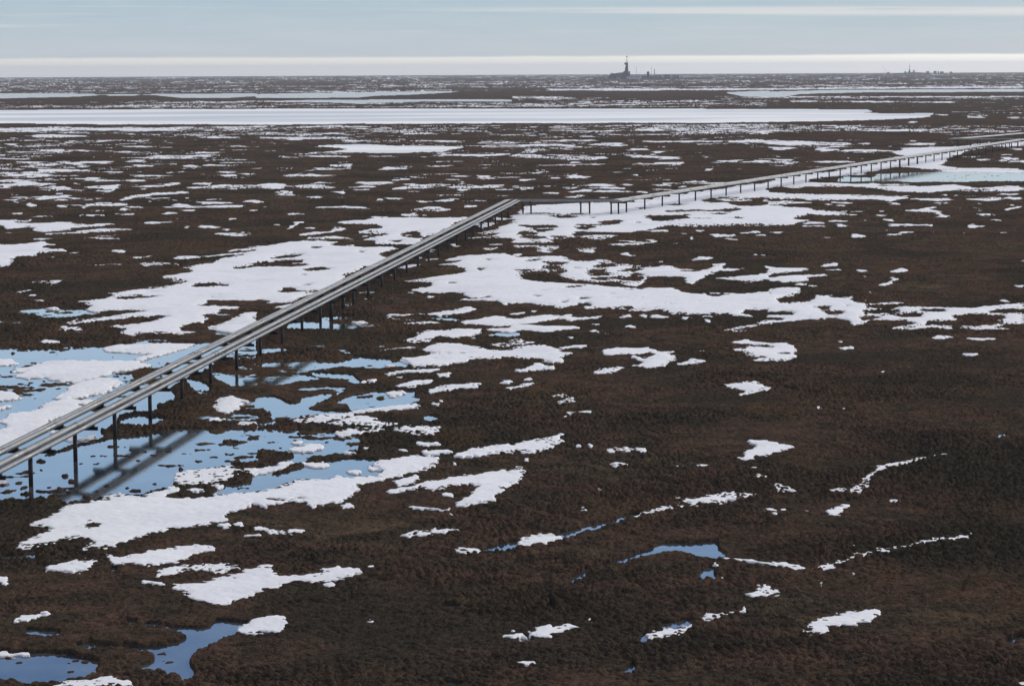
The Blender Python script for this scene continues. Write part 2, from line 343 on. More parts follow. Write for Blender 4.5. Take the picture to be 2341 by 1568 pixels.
'C4': """S 0,770 120,790 300,780 350,785 380,810 200,830 0,840
S 480,760 600,750 660,750 640,768 520,772
S 440,815 600,805 690,800 650,818
S 0,880 250,850 540,840 550,855 360,875 380,895 240,910 110,925 130,905 0,905
S 1040,875 1130,875 1220,897 1150,900 1140,940 1080,952 990,952 1070,935 1110,910 1130,890
S 0,980 180,965 310,960 270,985 320,1010 200,1035 380,1035 140,1050 80,1070 100,1100 380,1090 440,1060 430,1035 600,1028 560,1050 640,1060 760,1050 810,1040 760,1080 830,1110 920,1125 1040,1105 1150,1090 1250,1092 1190,1112 1000,1130 880,1140 850,1158 0,1158
T 0,1010 60,1020 0,1035
t 470 1150 90 10 0;730 1137 40 6 0
S 1200,1140 1400,1135 1440,1150 1900,1150 2150,1125 2341,1100 2341,1158 1200,1158
S 2090,1080 2170,1075 2250,1095 2341,1100 2200,1100
S 1220,255 1380,255 1420,240 1500,225 1640,205 1560,225 1470,250 1610,275 1540,290 1650,320 1600,328 1520,320 1540,300 1400,280 1290,265
L 8 1880,220 1920,240 2000,255
S 2200,240 2240,225 2320,225 2270,245 2180,270
S 0,220 60,230 350,240 400,260 940,272 900,280 620,285 840,300 800,312 560,312 430,300 380,310 200,335 240,350 400,352 300,370 210,395 0,405
S 0,180 200,178 450,190 300,202 0,205
S 0,95 150,98 180,115 320,110 500,115 620,115 800,118 1000,120 1230,130 1340,130 1240,150 1180,165 1080,170 800,165 500,172 380,175 400,160 0,155
S 0,55 0,15 400,10 620,15 900,20 1040,15 1000,35 1400,40 1700,25 1880,55 2341,40 2341,80 2200,90 1900,85 1700,80 1480,105 1360,100 1200,90 1080,75 980,60 860,48 500,45 200,45
T 0,60 150,40 250,55 700,48 950,55 1060,90 900,110 700,110 500,115 350,108 200,112 130,95 0,92
e 330 935 90 7 0;420 948 60 5 0;870 813 65 6 0;1200 805 80 12 -.1;910 865 60 5 .08;250 735 30 5 0;2300 950 50 8 0;2320 727 30 5 0;905 1085 30 4 0;820 495 70 15 0;540 505 65 5 0;390 513 25 4 0;80 465 80 7 0;1290 395 250 10 0;1120 437 40 5 0;1260 463 90 9 -.05;1160 488 80 8 0;1415 455 35 4 0;1510 455 35 4 0;1830 464 65 4 0;1890 402 75 13 -.05;2080 352 45 7 0;2170 462 45 5 -.05;1120 347 60 9 0;1985 303 110 10 0;1680 402 30 3 0;900 355 60 8 0;680 400 60 10 0;640 360 110 8 0;420 378 120 9 0;450 402 140 6 0;1550 195 120 7 0;1140 202 55 8 0;1930 200 40 6 0;1950 266 45 4 0;1750 245 40 5 0;2200 212 60 4 0;2300 190 40 5 0;1040 270 50 6 0;1050 308 60 8 0;1150 175 80 5 0;660 190 100 7 0;520 205 50 5 0;690 220 80 6 0;560 212 60 4 0;80 222 90 5 0;260 53 60 5 0;1480 155 180 9 0;1580 165 120 6 0;2000 165 170 13 0;2050 150 150 8 0;2250 155 60 14 0;2230 115 120 8 0;1830 127 110 4 0;1600 118 50 5 0;1690 130 40 4 0;935 1000 20 8 0""",
'B1': """M 50,100 200,60 400,45 780,60 1000,95 780,110 600,140 430,145 300,110
M 0,160 150,155 340,175 150,195 0,195
S 780,55 900,30 720,0 1890,0 1860,15 1720,30 1960,25 2190,35 2180,55 2010,60 1990,90 1840,100 1900,140 1860,185 1730,195 1620,240 1800,260 1620,280 1480,275 1200,295 1150,290 1110,260 1170,235 1000,222 1080,205 1240,190 1390,170 1520,130 1650,125 1500,112 1300,120 1130,140 940,165 760,185 600,190 700,150 980,120 1180,95 1400,65 1200,60 880,70
M 2000,95 2200,80 2250,90 2080,130 1880,110
S 1890,225 2040,180 2200,100 2341,80 2341,200 2200,260 2100,270 1960,235
e 670 235 85 14 0;535 245 25 5 0;450 350 100 13 0;590 220 50 5 0
M 1200,330 1540,330 1600,355 1250,360
M 1880,250 2100,280 2200,300 2000,300
W 0,412 130,410 330,430 520,410 700,405 900,405 960,395 1000,380 1200,360 1790,370 1900,360 2200,360 2341,300 2341,500 2000,500 1900,590 1660,690 1560,760 1500,800 1580,800 1600,880 1500,950 1400,980 1200,985 1060,1080 1040,1170 980,1210 600,1300 480,1370 300,1410 250,1561 0,1561
T 300,1430 420,1360 700,1280 950,1230 900,1150 1050,1100 1080,1020 1300,985 1450,980 1420,930 1600,870 1560,790 1660,700 1900,720 2341,820 2341,1140 1900,1150 1600,1160 1430,1170 1100,1240 960,1250 700,1320 480,1400 380,1450
W 1100,1100 1120,1050 1250,1020 1440,1040 1520,1050 1400,1100 1250,1110
W 1700,695 1800,700 1940,780 1900,830 1800,830 1780,780
T 1060,650 1150,620 1300,580 1530,590 1500,620 1300,690 1220,700 1200,650
T 1660,690 1900,590 2000,510 2341,510 2341,540 1960,570 1900,640 2341,700 2341,800 1950,720
W 430,1561 350,1430 700,1320 1000,1250 1430,1180 1650,1150 1900,1150 2341,1150 2341,1400 2300,1460 2100,1460 1900,1500 1650,1561
W 0,1561 0,1480 250,1430 430,1400 430,1561
t 2120 1265 110 22 0;1800 1280 80 11 0;1500 1330 100 8 0;350 1520 60 16 0;600 1485 40 14 0;560 1525 60 10 0;800 1450 50 8 0;1000 1432 40 8 0;1660 1510 80 12 0;1230 1390 60 13 0;2270 1315 60 10 0;1990 1358 50 10 0;1740 1333 40 8 0;2210 1362 40 9 0
T 2120,1500 2200,1470 2341,1440 2341,1480 2200,1505
S 100,610 240,575 470,515 800,515 1100,510 1280,520 1280,540 1390,555 1200,600 1010,615 1020,640 900,660 740,700 560,708 530,680 440,680 480,665 330,665 180,670 150,655 300,605 130,615
S 500,855 600,800 640,745 800,700 950,670 1060,690 1110,730 1000,760 1030,790 900,820 700,865 600,868
S 0,1065 100,1000 350,970 400,920 560,870 720,880 900,870 900,885 740,930 740,950 560,1030 440,1060 470,1080 300,1190 150,1290 0,1350 0,1150 60,1100
S 0,505 100,505 160,545 0,565
S 0,790 100,795 200,850 130,870 0,875
S 0,940 60,915 110,930 0,960
S 920,405 1060,370 1300,362 1790,365 1700,410 1500,450 1400,480 1280,510 1230,500 1400,450 1100,440 980,430
T 1060,435 1180,410 1330,390 1340,400 1240,415
t 750 925 60 12 0;1020 490 45 14 0;1110 478 35 12 0;940 468 40 5 0;880 495 45 8 0;1185 490 45 8 0;160 450 110 12 -.1;150 730 160 8 0;100 755 130 7 0;570 770 55 10 0;40 690 40 8 0;20 650 20 6 0;1500 520 120 7 0;1620 540 80 6 0;1700 440 60 7 0;1800 410 90 6 0
e 490 1168 40 14 0;750 1220 140 15 -.1;1970 1047 80 12 0;2260 1085 80 12 0
S 1950,940 2010,860 2120,840 2200,860 2290,890 2190,930 2190,970 2080,995 1970,975
M 1930,640 2100,600 2341,560 2341,760 2100,760 1950,700
M 2200,900 2341,880 2341,970 2240,970
M 1700,1020 2341,1020 2341,1070 1800,1075
e 1970 1047 80 12 0;2260 1085 80 12 0""",
'B2': """M 230,230 400,170 700,180 900,180 1300,180 1290,200 800,260 500,250
W 560,125 700,115 900,120 880,145 600,150
W 300,170 420,160 700,170 640,210 400,240 260,235
M 20,420 200,410 330,450 60,480
M 0,550 500,520 760,540 800,520 900,490 1100,510 1300,510 1400,560 1380,580 1100,610 800,590 600,610 380,640 0,640
W 900,490 1130,505 1300,510 1380,550 1370,580 1180,560 860,530
W 480,635 560,640 880,650 940,720 900,725 800,685 560,655
M 0,680 450,660 600,700 440,720 260,760 100,750
M 700,420 800,420 900,460 780,465
M 1000,380 1200,370 1450,380 1500,400 1200,410
M 1110,325 1300,320 1280,355 1150,340
M 1320,310 1460,320 1380,345
M 400,380 700,380 850,340 900,345 800,410 520,405
W 0,860 150,850 340,930 450,905 420,870 560,840 640,800 330,780 600,770 800,765 810,790 740,830 560,900 440,960 600,990 900,990 880,1010 780,1010 500,1015 330,1040 250,1060 150,1100 0,1120 0,1100 150,1080 140,1010 170,990 0,960
W 720,900 860,860 1000,820 1200,810 1450,810 1440,850 1480,880 1380,920 1100,960 900,980 850,930
T 720,905 850,915 880,960 780,980 720,960
M 1300,830 1450,815 1480,880 1380,920 1250,930
t 960 880 70 6 0;1000 828 70 7 0;130 960 120 8 0
W 0,1145 230,1155 440,1165 730,1170 720,1200 850,1215 970,1230 940,1300 930,1330 700,1380 500,1390 400,1440 250,1500 100,1561 0,1561 0,1400 200,1390 280,1400 360,1390 330,1350 0,1330
t 230 1195 40 12 -.5;300 1245 25 8 0;60 1280 70 10 0;150 1297 40 8 0;30 1335 40 10 0;780 1310 40 12 0;520 1210 25 5 0;640 1255 30 5 0
T 340,1350 500,1345 720,1340 640,1365 480,1378 380,1370
T 0,1400 60,1345 250,1350 370,1385 330,1430 210,1440 200,1460 0,1490
S 0,1490 120,1475 220,1420 330,1430 240,1480 100,1530 0,1561
T 100,1561 240,1500 440,1430 560,1390 760,1370 1050,1380 1260,1400 1100,1430 780,1420 640,1450 430,1470 200,1561
W 200,1561 430,1470 640,1455 780,1425 1130,1435 1030,1480 1100,1561
S 430,1475 540,1440 680,1465 560,1480
e 850 1368 60 11 0;1010 1337 40 7 0;900 1527 60 12 0;390 1265 60 10 -.1
S 310,1330 400,1300 520,1280 650,1295 600,1320 480,1345 350,1340
S 320,1050 500,1020 780,1010 1000,960 1200,945 1460,915 1540,935 1300,965 1100,985 900,1010 760,1060 560,1085 360,1080
S 650,1095 800,1060 990,1030 1120,1050 1130,1070 1320,1090 1180,1130 1050,1120 860,1105 740,1105
S 720,1175 860,1145 1100,1130 1200,1150 1050,1170 960,1170 850,1205 760,1205
S 1230,1150 1400,1120 1550,1115 1580,1135 1700,1130 1620,1190 1460,1195 1300,1165
S 1460,1255 1530,1280 1640,1275 1700,1285 1600,1295 1490,1298
e 1330 1335 50 8 0
S 1510,1370 1540,1330 1560,1350 1720,1340 1790,1345 1700,1365 1580,1385
S 1030,1480 1160,1435 1370,1410 1450,1390 1530,1400 1650,1410 1580,1450 1640,1490 1560,1520 1430,1540 1300,1561 1100,1561 1090,1510
S 1800,1395 1960,1330 2200,1300 2341,1295 2341,1360 2150,1370 1960,1395 1850,1395
S 2000,1561 2100,1530 2341,1505 2341,1561
v 1600 1045 65 13 0
K 10 1770,1180 1900,1150 2060,1110 2170,1085
S 1555,105 1700,70 1830,55 1950,30 2050,55 1940,75 1760,110 1600,112
L 8 1200,105 1350,103 1550,95
L 8 1210,115 1250,140 1450,160
W 1570,140 1700,130 1900,145 1820,162 1720,160
S 1300,185 1400,180 1560,165 1750,185 1600,190 1420,198
S 1870,180 1960,155 2200,120 2341,140 2341,190 2200,205 2050,190
S 1460,280 1560,255 1880,235 2060,235 2060,265 1920,310 1790,325 1640,310 1600,350 1480,360 1360,340 1480,310
M 1950,300 2070,270 2000,350 1940,350
S 2070,240 2341,215 2341,260 2150,250
M 2080,300 2341,270 2341,320 2100,320
S 1520,415 1620,370 1760,365 1900,375 2040,395 2130,430 2000,450 1800,460 1680,450 1540,435
S 2120,390 2200,365 2341,340 2341,385 2200,400
S 1310,500 1480,490 1580,470 1680,455 1800,475 1980,455 2130,440 2341,420 2341,500 2180,515 1980,510 1850,545 1700,570 1540,580 1430,575 1380,540
t 1650 505 80 6 0;1770 467 50 5 0;1900 458 80 5 0
S 1180,650 1280,635 1480,610 1650,595 1690,600 1600,625 1400,640 1300,655
S 1080,440 1200,420 1400,400 1500,405 1300,415
S 1250,765 1360,740 1440,710 1600,705 1670,705 1520,730 1440,770 1330,765
S 1570,795 1680,770 1820,745 2000,730 2080,725 2020,745 2040,770 1880,785 1800,800 1650,808 1620,830 1570,825
S 1180,815 1260,800 1370,800 1340,835 1240,835
e 930 173 70 6 0;1710 655 60 13 -.1;1320 682 50 6 0;1220 567 50 9 0;1060 706 40 9 0;970 720 25 7 0;1635 918 45 8 0;1700 895 30 6 0;2280 720 60 12 -.1;2310 775 50 7 0""",
'B3': """S 0,145 150,125 350,110 540,105 560,125 700,130 860,115 800,130 680,145 540,155 420,130 260,165 100,185 0,185
S 0,200 150,190 300,200 480,205 570,205 640,225 520,235 380,255 280,260 100,240 0,258
W 0,265 80,270 60,300 0,310
S 0,335 90,330 150,350 230,355 120,375 0,378
S 0,405 150,380 300,375 320,400 420,430 480,455 560,460 440,500 450,535 380,545 300,520 100,515 0,500
S 400,415 530,395 700,380 640,400 480,420
S 0,610 100,595 160,575 200,550 260,550 300,570 390,570 380,600 240,605 70,628
S 80,690 150,680 200,700 110,705
S 0,770 60,745 250,720 180,745 60,780 0,782
S 340,845 460,825 500,850 560,860 570,895 480,912 360,935 450,890 480,865
L 12 490,1005 600,995 730,993
S 0,1290 200,1245 380,1215 500,1190 420,1230 500,1250 380,1290 280,1340 180,1370 0,1350
t 290 1262 90 6 -.15;80 1345 60 5 0
S 0,1500 100,1485 60,1520 70,1561 0,1561
S 840,1355 920,1325 1040,1315 1100,1330 1240,1318 1250,1345 1210,1362 1120,1345 1040,1358 900,1360
S 880,1485 960,1475 1060,1460 1080,1475 960,1495
S 1450,1495 1500,1475 1560,1480 1500,1490
S 2000,1415 2110,1415 2130,1360 2220,1320 2260,1290 2150,1262 2240,1248 2341,1245 2341,1385 2220,1400 2130,1430
S 820,465 830,440 960,410 1080,408 1250,408 1320,435 1560,440 1420,450 1510,480 1470,530 1400,570 1240,595 1220,580 1080,570 1230,545 1210,525 1080,500 1140,470 1000,470 860,480
T 1100,470 1250,440 1330,470 1250,500 1180,505
S 740,620 860,580 1040,580 950,620 880,632 780,635
S 1500,570 1600,525 1630,510 1700,515 1760,540 1640,560 1560,572
S 1920,750 2080,730 2220,720 2280,750 2341,780 2341,800 2230,810 2130,840 2080,855 2120,810 2060,780 1960,770
S 2000,440 2160,395 2341,400 2341,480 2180,490 2110,470 2100,440
S 2190,530 2270,500 2341,495 2341,530 2240,535
S 1990,365 2060,345 2150,328 2160,345 2341,370 2341,380 2200,375
S 1940,250 2040,215 2200,190 2341,150 2341,180 2200,215 2080,235 2200,248 2100,258
S 630,45 800,0 2341,0 2341,50 2150,55 2100,85 2250,120 2040,110 1900,95 1700,110 1500,105 1430,85 1380,65 1100,70 960,40 720,50
T 2160,85 2200,55 2341,50 2341,110 2160,100
S 120,10 300,15 480,0 600,0 500,35 370,55 400,30
S 970,130 1050,110 1110,120 1000,135
t 1070 40 45 14 0;1450 12 60 6 0;1540 65 60 5 0
v 1200 50 110 8 0
e 490 1038 30 6 0;135 1420 25 6 0;608 1302 25 11 0;725 1300 25 10 -.4;1700 1478 50 7 0;2215 1510 25 8 0;1745 440 30 8 0;1200 115 40 12 0;1340 120 90 10 0;1790 165 40 13 .3;1580 135 50 10 0;1800 120 50 8 0;1080 215 60 8 0;750 255 50 6 0;515 308 25 8 0;770 193 40 5 0;860 278 16 6 0;205 73 30 5 0;60 95 80 8 -.15""",
'B4': """S 0,0 800,0 1000,10 1200,0 1100,20 1000,25 1230,30 1380,30 1450,45 1900,40 2250,0 2341,0 2341,220 2230,240 1900,235 1700,220 1650,250 1600,230 1390,230 1120,232 1180,215 1340,190 1300,170 1100,160 960,155 850,190 750,205 760,170 720,150 620,125 400,140 200,160 0,190
T 0,75 150,70 280,85 230,105 0,110
T 0,120 150,130 130,150 0,150
t 485 45 90 14 0;610 85 110 14 0;730 28 40 6 0;1510 67 135 13 0;1300 112 145 15 0
T 870,40 1000,15 1200,15 1190,50 1000,55
T 830,80 1000,60 1150,60 1210,85 1100,97 950,95
T 850,120 1060,110 1060,130 960,155 850,160
T 1360,210 1450,180 1700,165 1740,140 1680,115 1900,100 2180,120 2100,150 2140,175 1920,210 1700,215 1500,205
T 1970,75 2150,48 2341,55 2341,95 2080,92
T 2090,215 2200,190 2341,190 2341,235 2180,230
T 1100,200 1130,170 1330,180 1300,200 1170,215
S 0,370 200,375 230,400 260,440 230,455 270,480 180,525 0,525
t 130 455 90 7 0;20 398 45 8 0
S 1500,312 1560,292 1640,300 1740,308 1600,318
S 1790,308 1900,312 2120,315 2000,332 1900,328
S 0,1262 90,1270 100,1285 270,1310 180,1325 80,1355 0,1375
v 2110 1220 75 14 -.25
L 11 945,1561 1060,1505 1240,1465 1300,1445 1440,1422 1500,1400 1700,1378
S 945,1561 1000,1490 1100,1475 1240,1462 1100,1495 1020,1540
S 1290,1450 1320,1425 1450,1415 1440,1435
S 1500,1405 1560,1385 1700,1372 1700,1380 1590,1392
e 668 353 28 7 0;730 407 65 10 -.1;1850 472 80 12 0;60 572 20 5 0;1030 630 35 6 -.2;470 955 35 10 0;690 968 40 5 0;2150 1415 50 5 0;10 785 20 13 0;2110 1222 30 5 0""",
'A1': """W 0,0 1800,0 1700,30 1600,40 1200,90 1190,190 1060,210 960,250 800,235 700,260 600,300 480,320 430,300 300,275 0,285
t 170 243 70 16 0;270 80 45 12 0;430 120 45 17 0;500 160 60 17 0;600 30 35 8 0;740 20 25 8 0;450 50 30 12 0;620 215 70 11 0;480 235 50 14 0;290 20 60 16 0;1245 75 60 12 0;1030 110 35 7 0;400 265 60 14 0
S 1190,150 1210,105 1340,75 1560,40 1610,50 1640,75 1700,60 1850,55 1920,30 1925,10 2000,8 2010,20 1890,75 1750,110 1650,100 1560,150 1450,165 1260,185
S 195,470 330,415 400,380 450,345 620,305 800,235 950,260 1060,230 1190,190 1350,205 1340,235 1120,262 1200,275 1400,268 1600,245 1800,225 1900,200 2050,150 2200,155 2341,115 2341,300 2240,320 2140,340 2100,300 1990,295 1900,310 1790,345 1800,320 1750,310 1600,370 1530,390 1570,430 1480,450 1300,470 1150,495 1000,530 870,555 780,600 680,625 580,640 580,610 650,570 600,540 450,560 330,590 200,610 100,600 160,565 240,545 330,505 400,485 300,478
T 590,460 640,445 710,455 680,475 600,490
T 1120,262 1230,220 1260,190 1450,165 1570,150 1650,120 1750,110 1740,150 1750,170 1600,190 1500,200 1440,245 1300,258 1200,270
e 1330 215 60 10 0;1490 190 40 10 0
T 1600,65 1640,40 1780,10 1920,5 1900,45 1750,60 1640,75
W 1440,250 1550,200 1720,175 1760,165 1720,150 1740,110 1890,75 2010,20 2100,0 2150,0 2000,40 1880,90 1810,130 2000,110 2100,50 2341,40 2341,115 2200,150 2050,145 1900,200 1800,222 1600,245
T 1810,130 1880,90 2000,40 2130,0 2341,0 2341,15 2120,25 2080,65 1960,105
t 1900 285 110 10 0;2060 270 70 7 0
e 2170 38 90 16 0
S 300,760 340,730 500,700 650,690 640,720 590,755 430,768
S 740,700 740,665 790,670 820,690 980,650 1040,630 1240,605 1460,600 1470,630 1320,660 1310,690 1180,710 1060,735 900,725 780,715
S 1060,775 1120,755 1260,745 1400,735 1520,725 1660,735 1600,770 1540,790 1460,790 1440,765 1280,775 1210,800 1060,820 1090,790
S 1180,900 1200,880 1400,855 1470,830 1640,800 1700,770 1780,745 1880,735 1860,765 1920,800 2030,810 2160,800 2240,765 2341,750 2341,835 2200,840 2050,840 1960,860 1880,895 1800,890 1800,915 1700,950 1580,985 1530,1010 1450,1000 1360,975 1260,940 1340,905 1240,910
L 12 980,850 1080,862 1140,870
S 75,1135 130,1100 200,1075 330,1050 350,1070 260,1090 150,1120
S 1610,1160 1700,1130 1780,1090 1950,1078 1960,1100 1960,1140 1930,1165 1900,1195 1800,1190 1720,1205 1640,1195
S 1830,520 1860,500 2000,490 2110,485 2100,500 1960,520 1850,527
e 1740 535 70 7 0;1800 490 60 10 0;1540 470 40 11 0;1640 465 35 13 0;2265 870 40 16 0;500 650 35 5 0
S 300,1567 420,1545 640,1520 760,1510 870,1525 930,1567
S 0,1320 190,1315 200,1330 60,1350 0,1360
S 0,815 50,808 50,830 45,860 0,850
S 0,150 70,160 50,175 0,178
W 490,1310 630,1272 680,1290 870,1300 1080,1300 1180,1280 1310,1225 1240,1180 1110,1150 1010,1150 970,1150 1010,1130 1130,1150 1250,1170 1420,1170 1480,1115 1620,1130 1700,1130 1620,1160 1620,1200 1520,1220 1490,1250 1400,1290 1310,1350 1290,1400 1320,1460 1330,1510 1260,1530 1240,1490 1080,1460 950,1445 1030,1410 1070,1350 1000,1320 880,1310 760,1310 600,1305
W 0,1340 200,1340 400,1345 560,1365 690,1400 640,1440 660,1470 600,1500 420,1535 130,1540 130,1515 0,1510
v 285 1203 115 16 0;905 1122 40 6 0;770 760 25 8 0;120 685 120 10 -.12""",
'A2': """K 14 1570,852 1640,805 1740,762 1830,736 1900,706 2000,676 2060,655 2200,622
K 15 980,628 1120,612 1250,582 1450,557 1560,522 1700,482 1890,432 1960,402 2040,388
L 11 1960,402 2140,368 2250,345
W 0,20 230,15 190,60 270,80 250,110 80,135 0,140
S 190,65 240,30 420,15 540,0 660,0 650,50 600,65 500,90 420,120 300,135 180,165 100,180 130,215 60,240 90,250 30,290 0,310 0,145 100,130 260,125 270,80
S 340,160 430,130 520,120 530,145 380,190
S 0,330 90,322 80,335 0,350
S 310,235 360,210 500,190 620,155 850,120 960,100 1250,55 1230,150 1140,210 1060,260 1050,300 900,325 790,345 780,335 830,300 900,240 950,185 850,175 720,210 640,222 540,195 400,225 360,245
L 10 455,333 540,345 620,355 690,370 750,350
S 385,545 440,520 560,515 660,505 810,495 780,510 600,535 560,550
S 770,630 820,620 930,622 980,628 930,640 820,648
W 980,625 1060,600 1180,580 1200,585 1440,570 1500,520 1690,480 1700,485 1600,525 1450,570 1250,595 1120,630
S 1180,578 1240,545 1400,520 1500,522 1440,570 1290,585
v 1930 410 45 12 -.4;1790 748 45 10 -.25;750 1025 70 9 0;1260 1245 40 10 0;770 1555 60 10 0
S 2130,370 2200,340 2341,310 2341,345 2220,350
W 2040,660 2110,630 2200,595 2341,595 2341,640 2220,640 2100,655
W 1860,715 1900,695 2000,672 1960,695 1880,725
W 1570,860 1590,820 1690,770 1690,790 1640,830 1580,865
W 1395,1045 1440,990 1460,1020 1450,1050
S 1090,1230 1160,1205 1240,1205 1270,1220 1230,1230 1120,1235
S 1300,1210 1380,1160 1480,1165 1560,1140 1640,1155 1560,1175 1470,1195 1400,1225 1320,1220
W 1930,1470 1950,1430 2000,1405 2005,1440 1980,1475
W 2180,1150 2341,1120 2341,1165 2220,1160
W 2050,1250 2070,1220 2100,1210 2130,1235 2090,1255
S 2090,1210 2200,1165 2341,1160 2341,1200 2200,1215 2120,1235
S 0,755 60,760 140,765 90,800 0,835
e 90 85 50 9 0;740 258 50 9 0;2000 398 30 8 0;210 1123 30 7 0;1275 1412 60 13 0;1910 48 65 12 0;2310 55 50 6 0;1270 8 20 5 0;1665 348 18 6 0;780 52 15 8 0;760 387 15 5 0;218 752 30 8 0;1780 220 20 4 0;1710 1110 15 5 -.4;2310 285 40 8 .2""",
'A3': """L 15 1040,735 1160,690 1280,660 1400,633 1500,618 1640,582 1750,555 1880,537 2000,520
L 11 280,688 430,703 600,725 760,738 845,750
L 13 1000,222 1190,217 1250,172 1300,108 1400,66 1510,40 1640,16
L 10 130,1115 250,1088 330,1064 440,1035
S 0,285 60,280 180,248 370,238 400,250 540,250 480,265 330,290 290,300 310,325 180,315 60,330 0,332
S 635,190 650,180 700,190 770,215 805,228 650,232
S 1000,220 1130,205 1190,200 1225,150 1290,115 1340,60 1460,40 1510,38 1400,75 1310,110 1280,150 1285,205 1190,235 1100,228
S 1555,25 1600,8 1680,5 1640,18
S 900,350 970,360 1110,322 1160,325 1100,345 1090,370 1040,382 980,362
W 0,595 240,583 230,620 270,650 300,665 240,690 110,675 0,645
t 200 625 45 13 0
W 85,825 150,775 150,765 210,762 230,822
L 7 430,703 500,708
S 600,720 740,722 845,750 770,762 700,738 610,733
S 890,755 1040,710 1150,685 1190,662 1280,658 1360,630 1490,615 1500,630 1380,640 1280,662 1170,690 1060,715 1070,745 1040,765
L 5 1490,615 1600,590
S 1650,570 1750,545 1880,530 2000,520 1890,555 1950,565 1910,570 1860,558 1720,562
S 425,925 510,890 520,865 600,865 620,885 660,885 670,915 560,930 480,940
S 820,1185 850,1150 930,1115 1050,1075 1230,1050 1240,1035 1350,1045 1365,1065 1330,1100 1160,1135 1060,1150 1000,1160 1000,1190 920,1195
W 0,1120 90,1120 60,1145 0,1155
S 0,1165 60,1140 90,1140 0,1200
S 120,1125 180,1080 250,1080 240,1105 160,1115
S 325,1070 370,1045 440,1030 420,1050
W 2200,1265 2280,1240 2341,1215 2341,1245 2240,1265
S 2300,1567 2320,1540 2341,1530 2341,1567
e 410 3 80 7 0;490 75 20 6 0;545 127 35 9 0;2200 3 25 6 0;1450 302 45 6 0;610 354 50 7 0;700 348 20 6 0;635 388 18 9 0;855 355 15 5 0;1050 603 25 6 0;1190 610 60 7 0;1155 795 15 6 -.4;945 860 15 7 0;230 730 15 7 0;295 826 10 4 0;120 47 60 5 0"""}
BW, BH = int(W0) + 1, 1440           # buffers start at row y = 150
BY = 150
bS = np.zeros((BH, BW), np.float32); bW = bS.copy(); bI = bS.copy(); bM = bS.copy(); bP = np.full((BH, BW), -1, np.float32)
def fill(poly):
    P = np.array(poly, float)
    x0, y0 = np.floor(P.min(0)).astype(int) - 1; x1, y1 = np.ceil(P.max(0)).astype(int) + 1
    x0, x1 = max(x0, 0), min(x1, BW); y0, y1 = max(y0, 0), min(y1, BH)
    if x1 <= x0 or y1 <= y0: return None
    xs, ys = np.arange(x0, x1) + .5, np.arange(y0, y1) + .5
    X, Y = np.meshgrid(xs, ys); ins = np.zeros(X.shape, bool)
    n = len(P)
    for i in range(n):
        xa, ya = P[i]; xb, yb = P[(i + 1) % n]
        if ya == yb: continue
        c = ((ya > Y) != (yb > Y)) & (X < (xb - xa) * (Y - ya) / (yb - ya) + xa)
        ins ^= c
    return (slice(y0, y1), slice(x0, x1)), ins
def paint(kind, poly, prob=0):
    r = fill(poly)
    if r is None: return
    sl, m = r
    def put(buf, v): buf[sl][m] = v
    if kind == 'S': put(bS, 1)
    elif kind == 'W': put(bW, 1); put(bS, 0); put(bP, 0); put(bM, 0)
    elif kind == 'M': put(bM, 1); put(bS, 0); put(bP, 0)
    elif kind == 'T': put(bM, 0); put(bS, 0); put(bW, 0); put(bP, 0); put(bI, 0)
    elif kind == 'I': put(bI, 1); put(bS, 0); put(bW, 0); put(bP, 0)
    elif kind == 'P': put(bP, prob)
rs = random.Random(3)
def tile_run(tile):
    x0, y0, s = TILES[tile]
    def cv(x, y): return ((x0 + x / s) * W0 / 3717.0, (y0 + y / s) * W0 / 3717.0 - BY)
    for line in SHAPES[tile].splitlines():
        op, rest = line.split(' ', 1)
        if op[0] in 'etv':
            for q in rest.split(';'):
                x, y, a, b, sl = map(float, q.split())
                n = 14; poly = []
                ph = rs.random() * 6
                for i in range(n):
                    t = 2 * math.pi * i / n
                    rr = 1 + .22 * math.sin(3 * t + ph) + .15 * (rs.random() - .5)
                    dx = a * rr * math.copysign(abs(math.cos(t)) ** 1.1, math.cos(t)); dy = b * rr * math.sin(t)
                    poly.append(cv(x + dx, y + dy + sl * dx))
                paint({'e': 'S', 't': 'T', 'v': 'W'}[op[0]], poly)
        elif op in 'LK':
            wd, rest = rest.split(' ', 1); wd = float(wd) / 2
            pts = [tuple(map(float, q.split(','))) for q in rest.split()]
            up = [cv(x, y - wd) for x, y in pts]; dn = [cv(x, y + wd) for x, y in pts]
            paint('S' if op == 'L' else 'W', up + dn[::-1])
        else:
            pts = [cv(*map(float, q.split(','))) for q in rest.split()]
            paint(op[0], pts, float(op[1:]) if op[0] == 'P' else 0)
for row in 'DCBA':
    for tn in ('1', '2', '3', '4'):
        if row + tn in SHAPES: tile_run(row + tn)
def blur(a, rx, ry):
    for _ in range(2):
        for ax, r in ((1, rx), (0, ry)):
            if r < 1: continue
            c = np.cumsum(np.pad(a, [(r + 1, r) if i == ax else (0, 0) for i in (0, 1)], mode='edge'), axis=ax, dtype=np.float64)
            n = 2 * r + 1
            a = ((c[n:] - c[:-n]) if ax == 0 else (c[:, n:] - c[:, :-n])).astype(np.float32) / n
    return a
bSb, bWb, bMb = blur(bS, 2, 1), blur(bW, 2, 1), blur(bM, 6, 2)
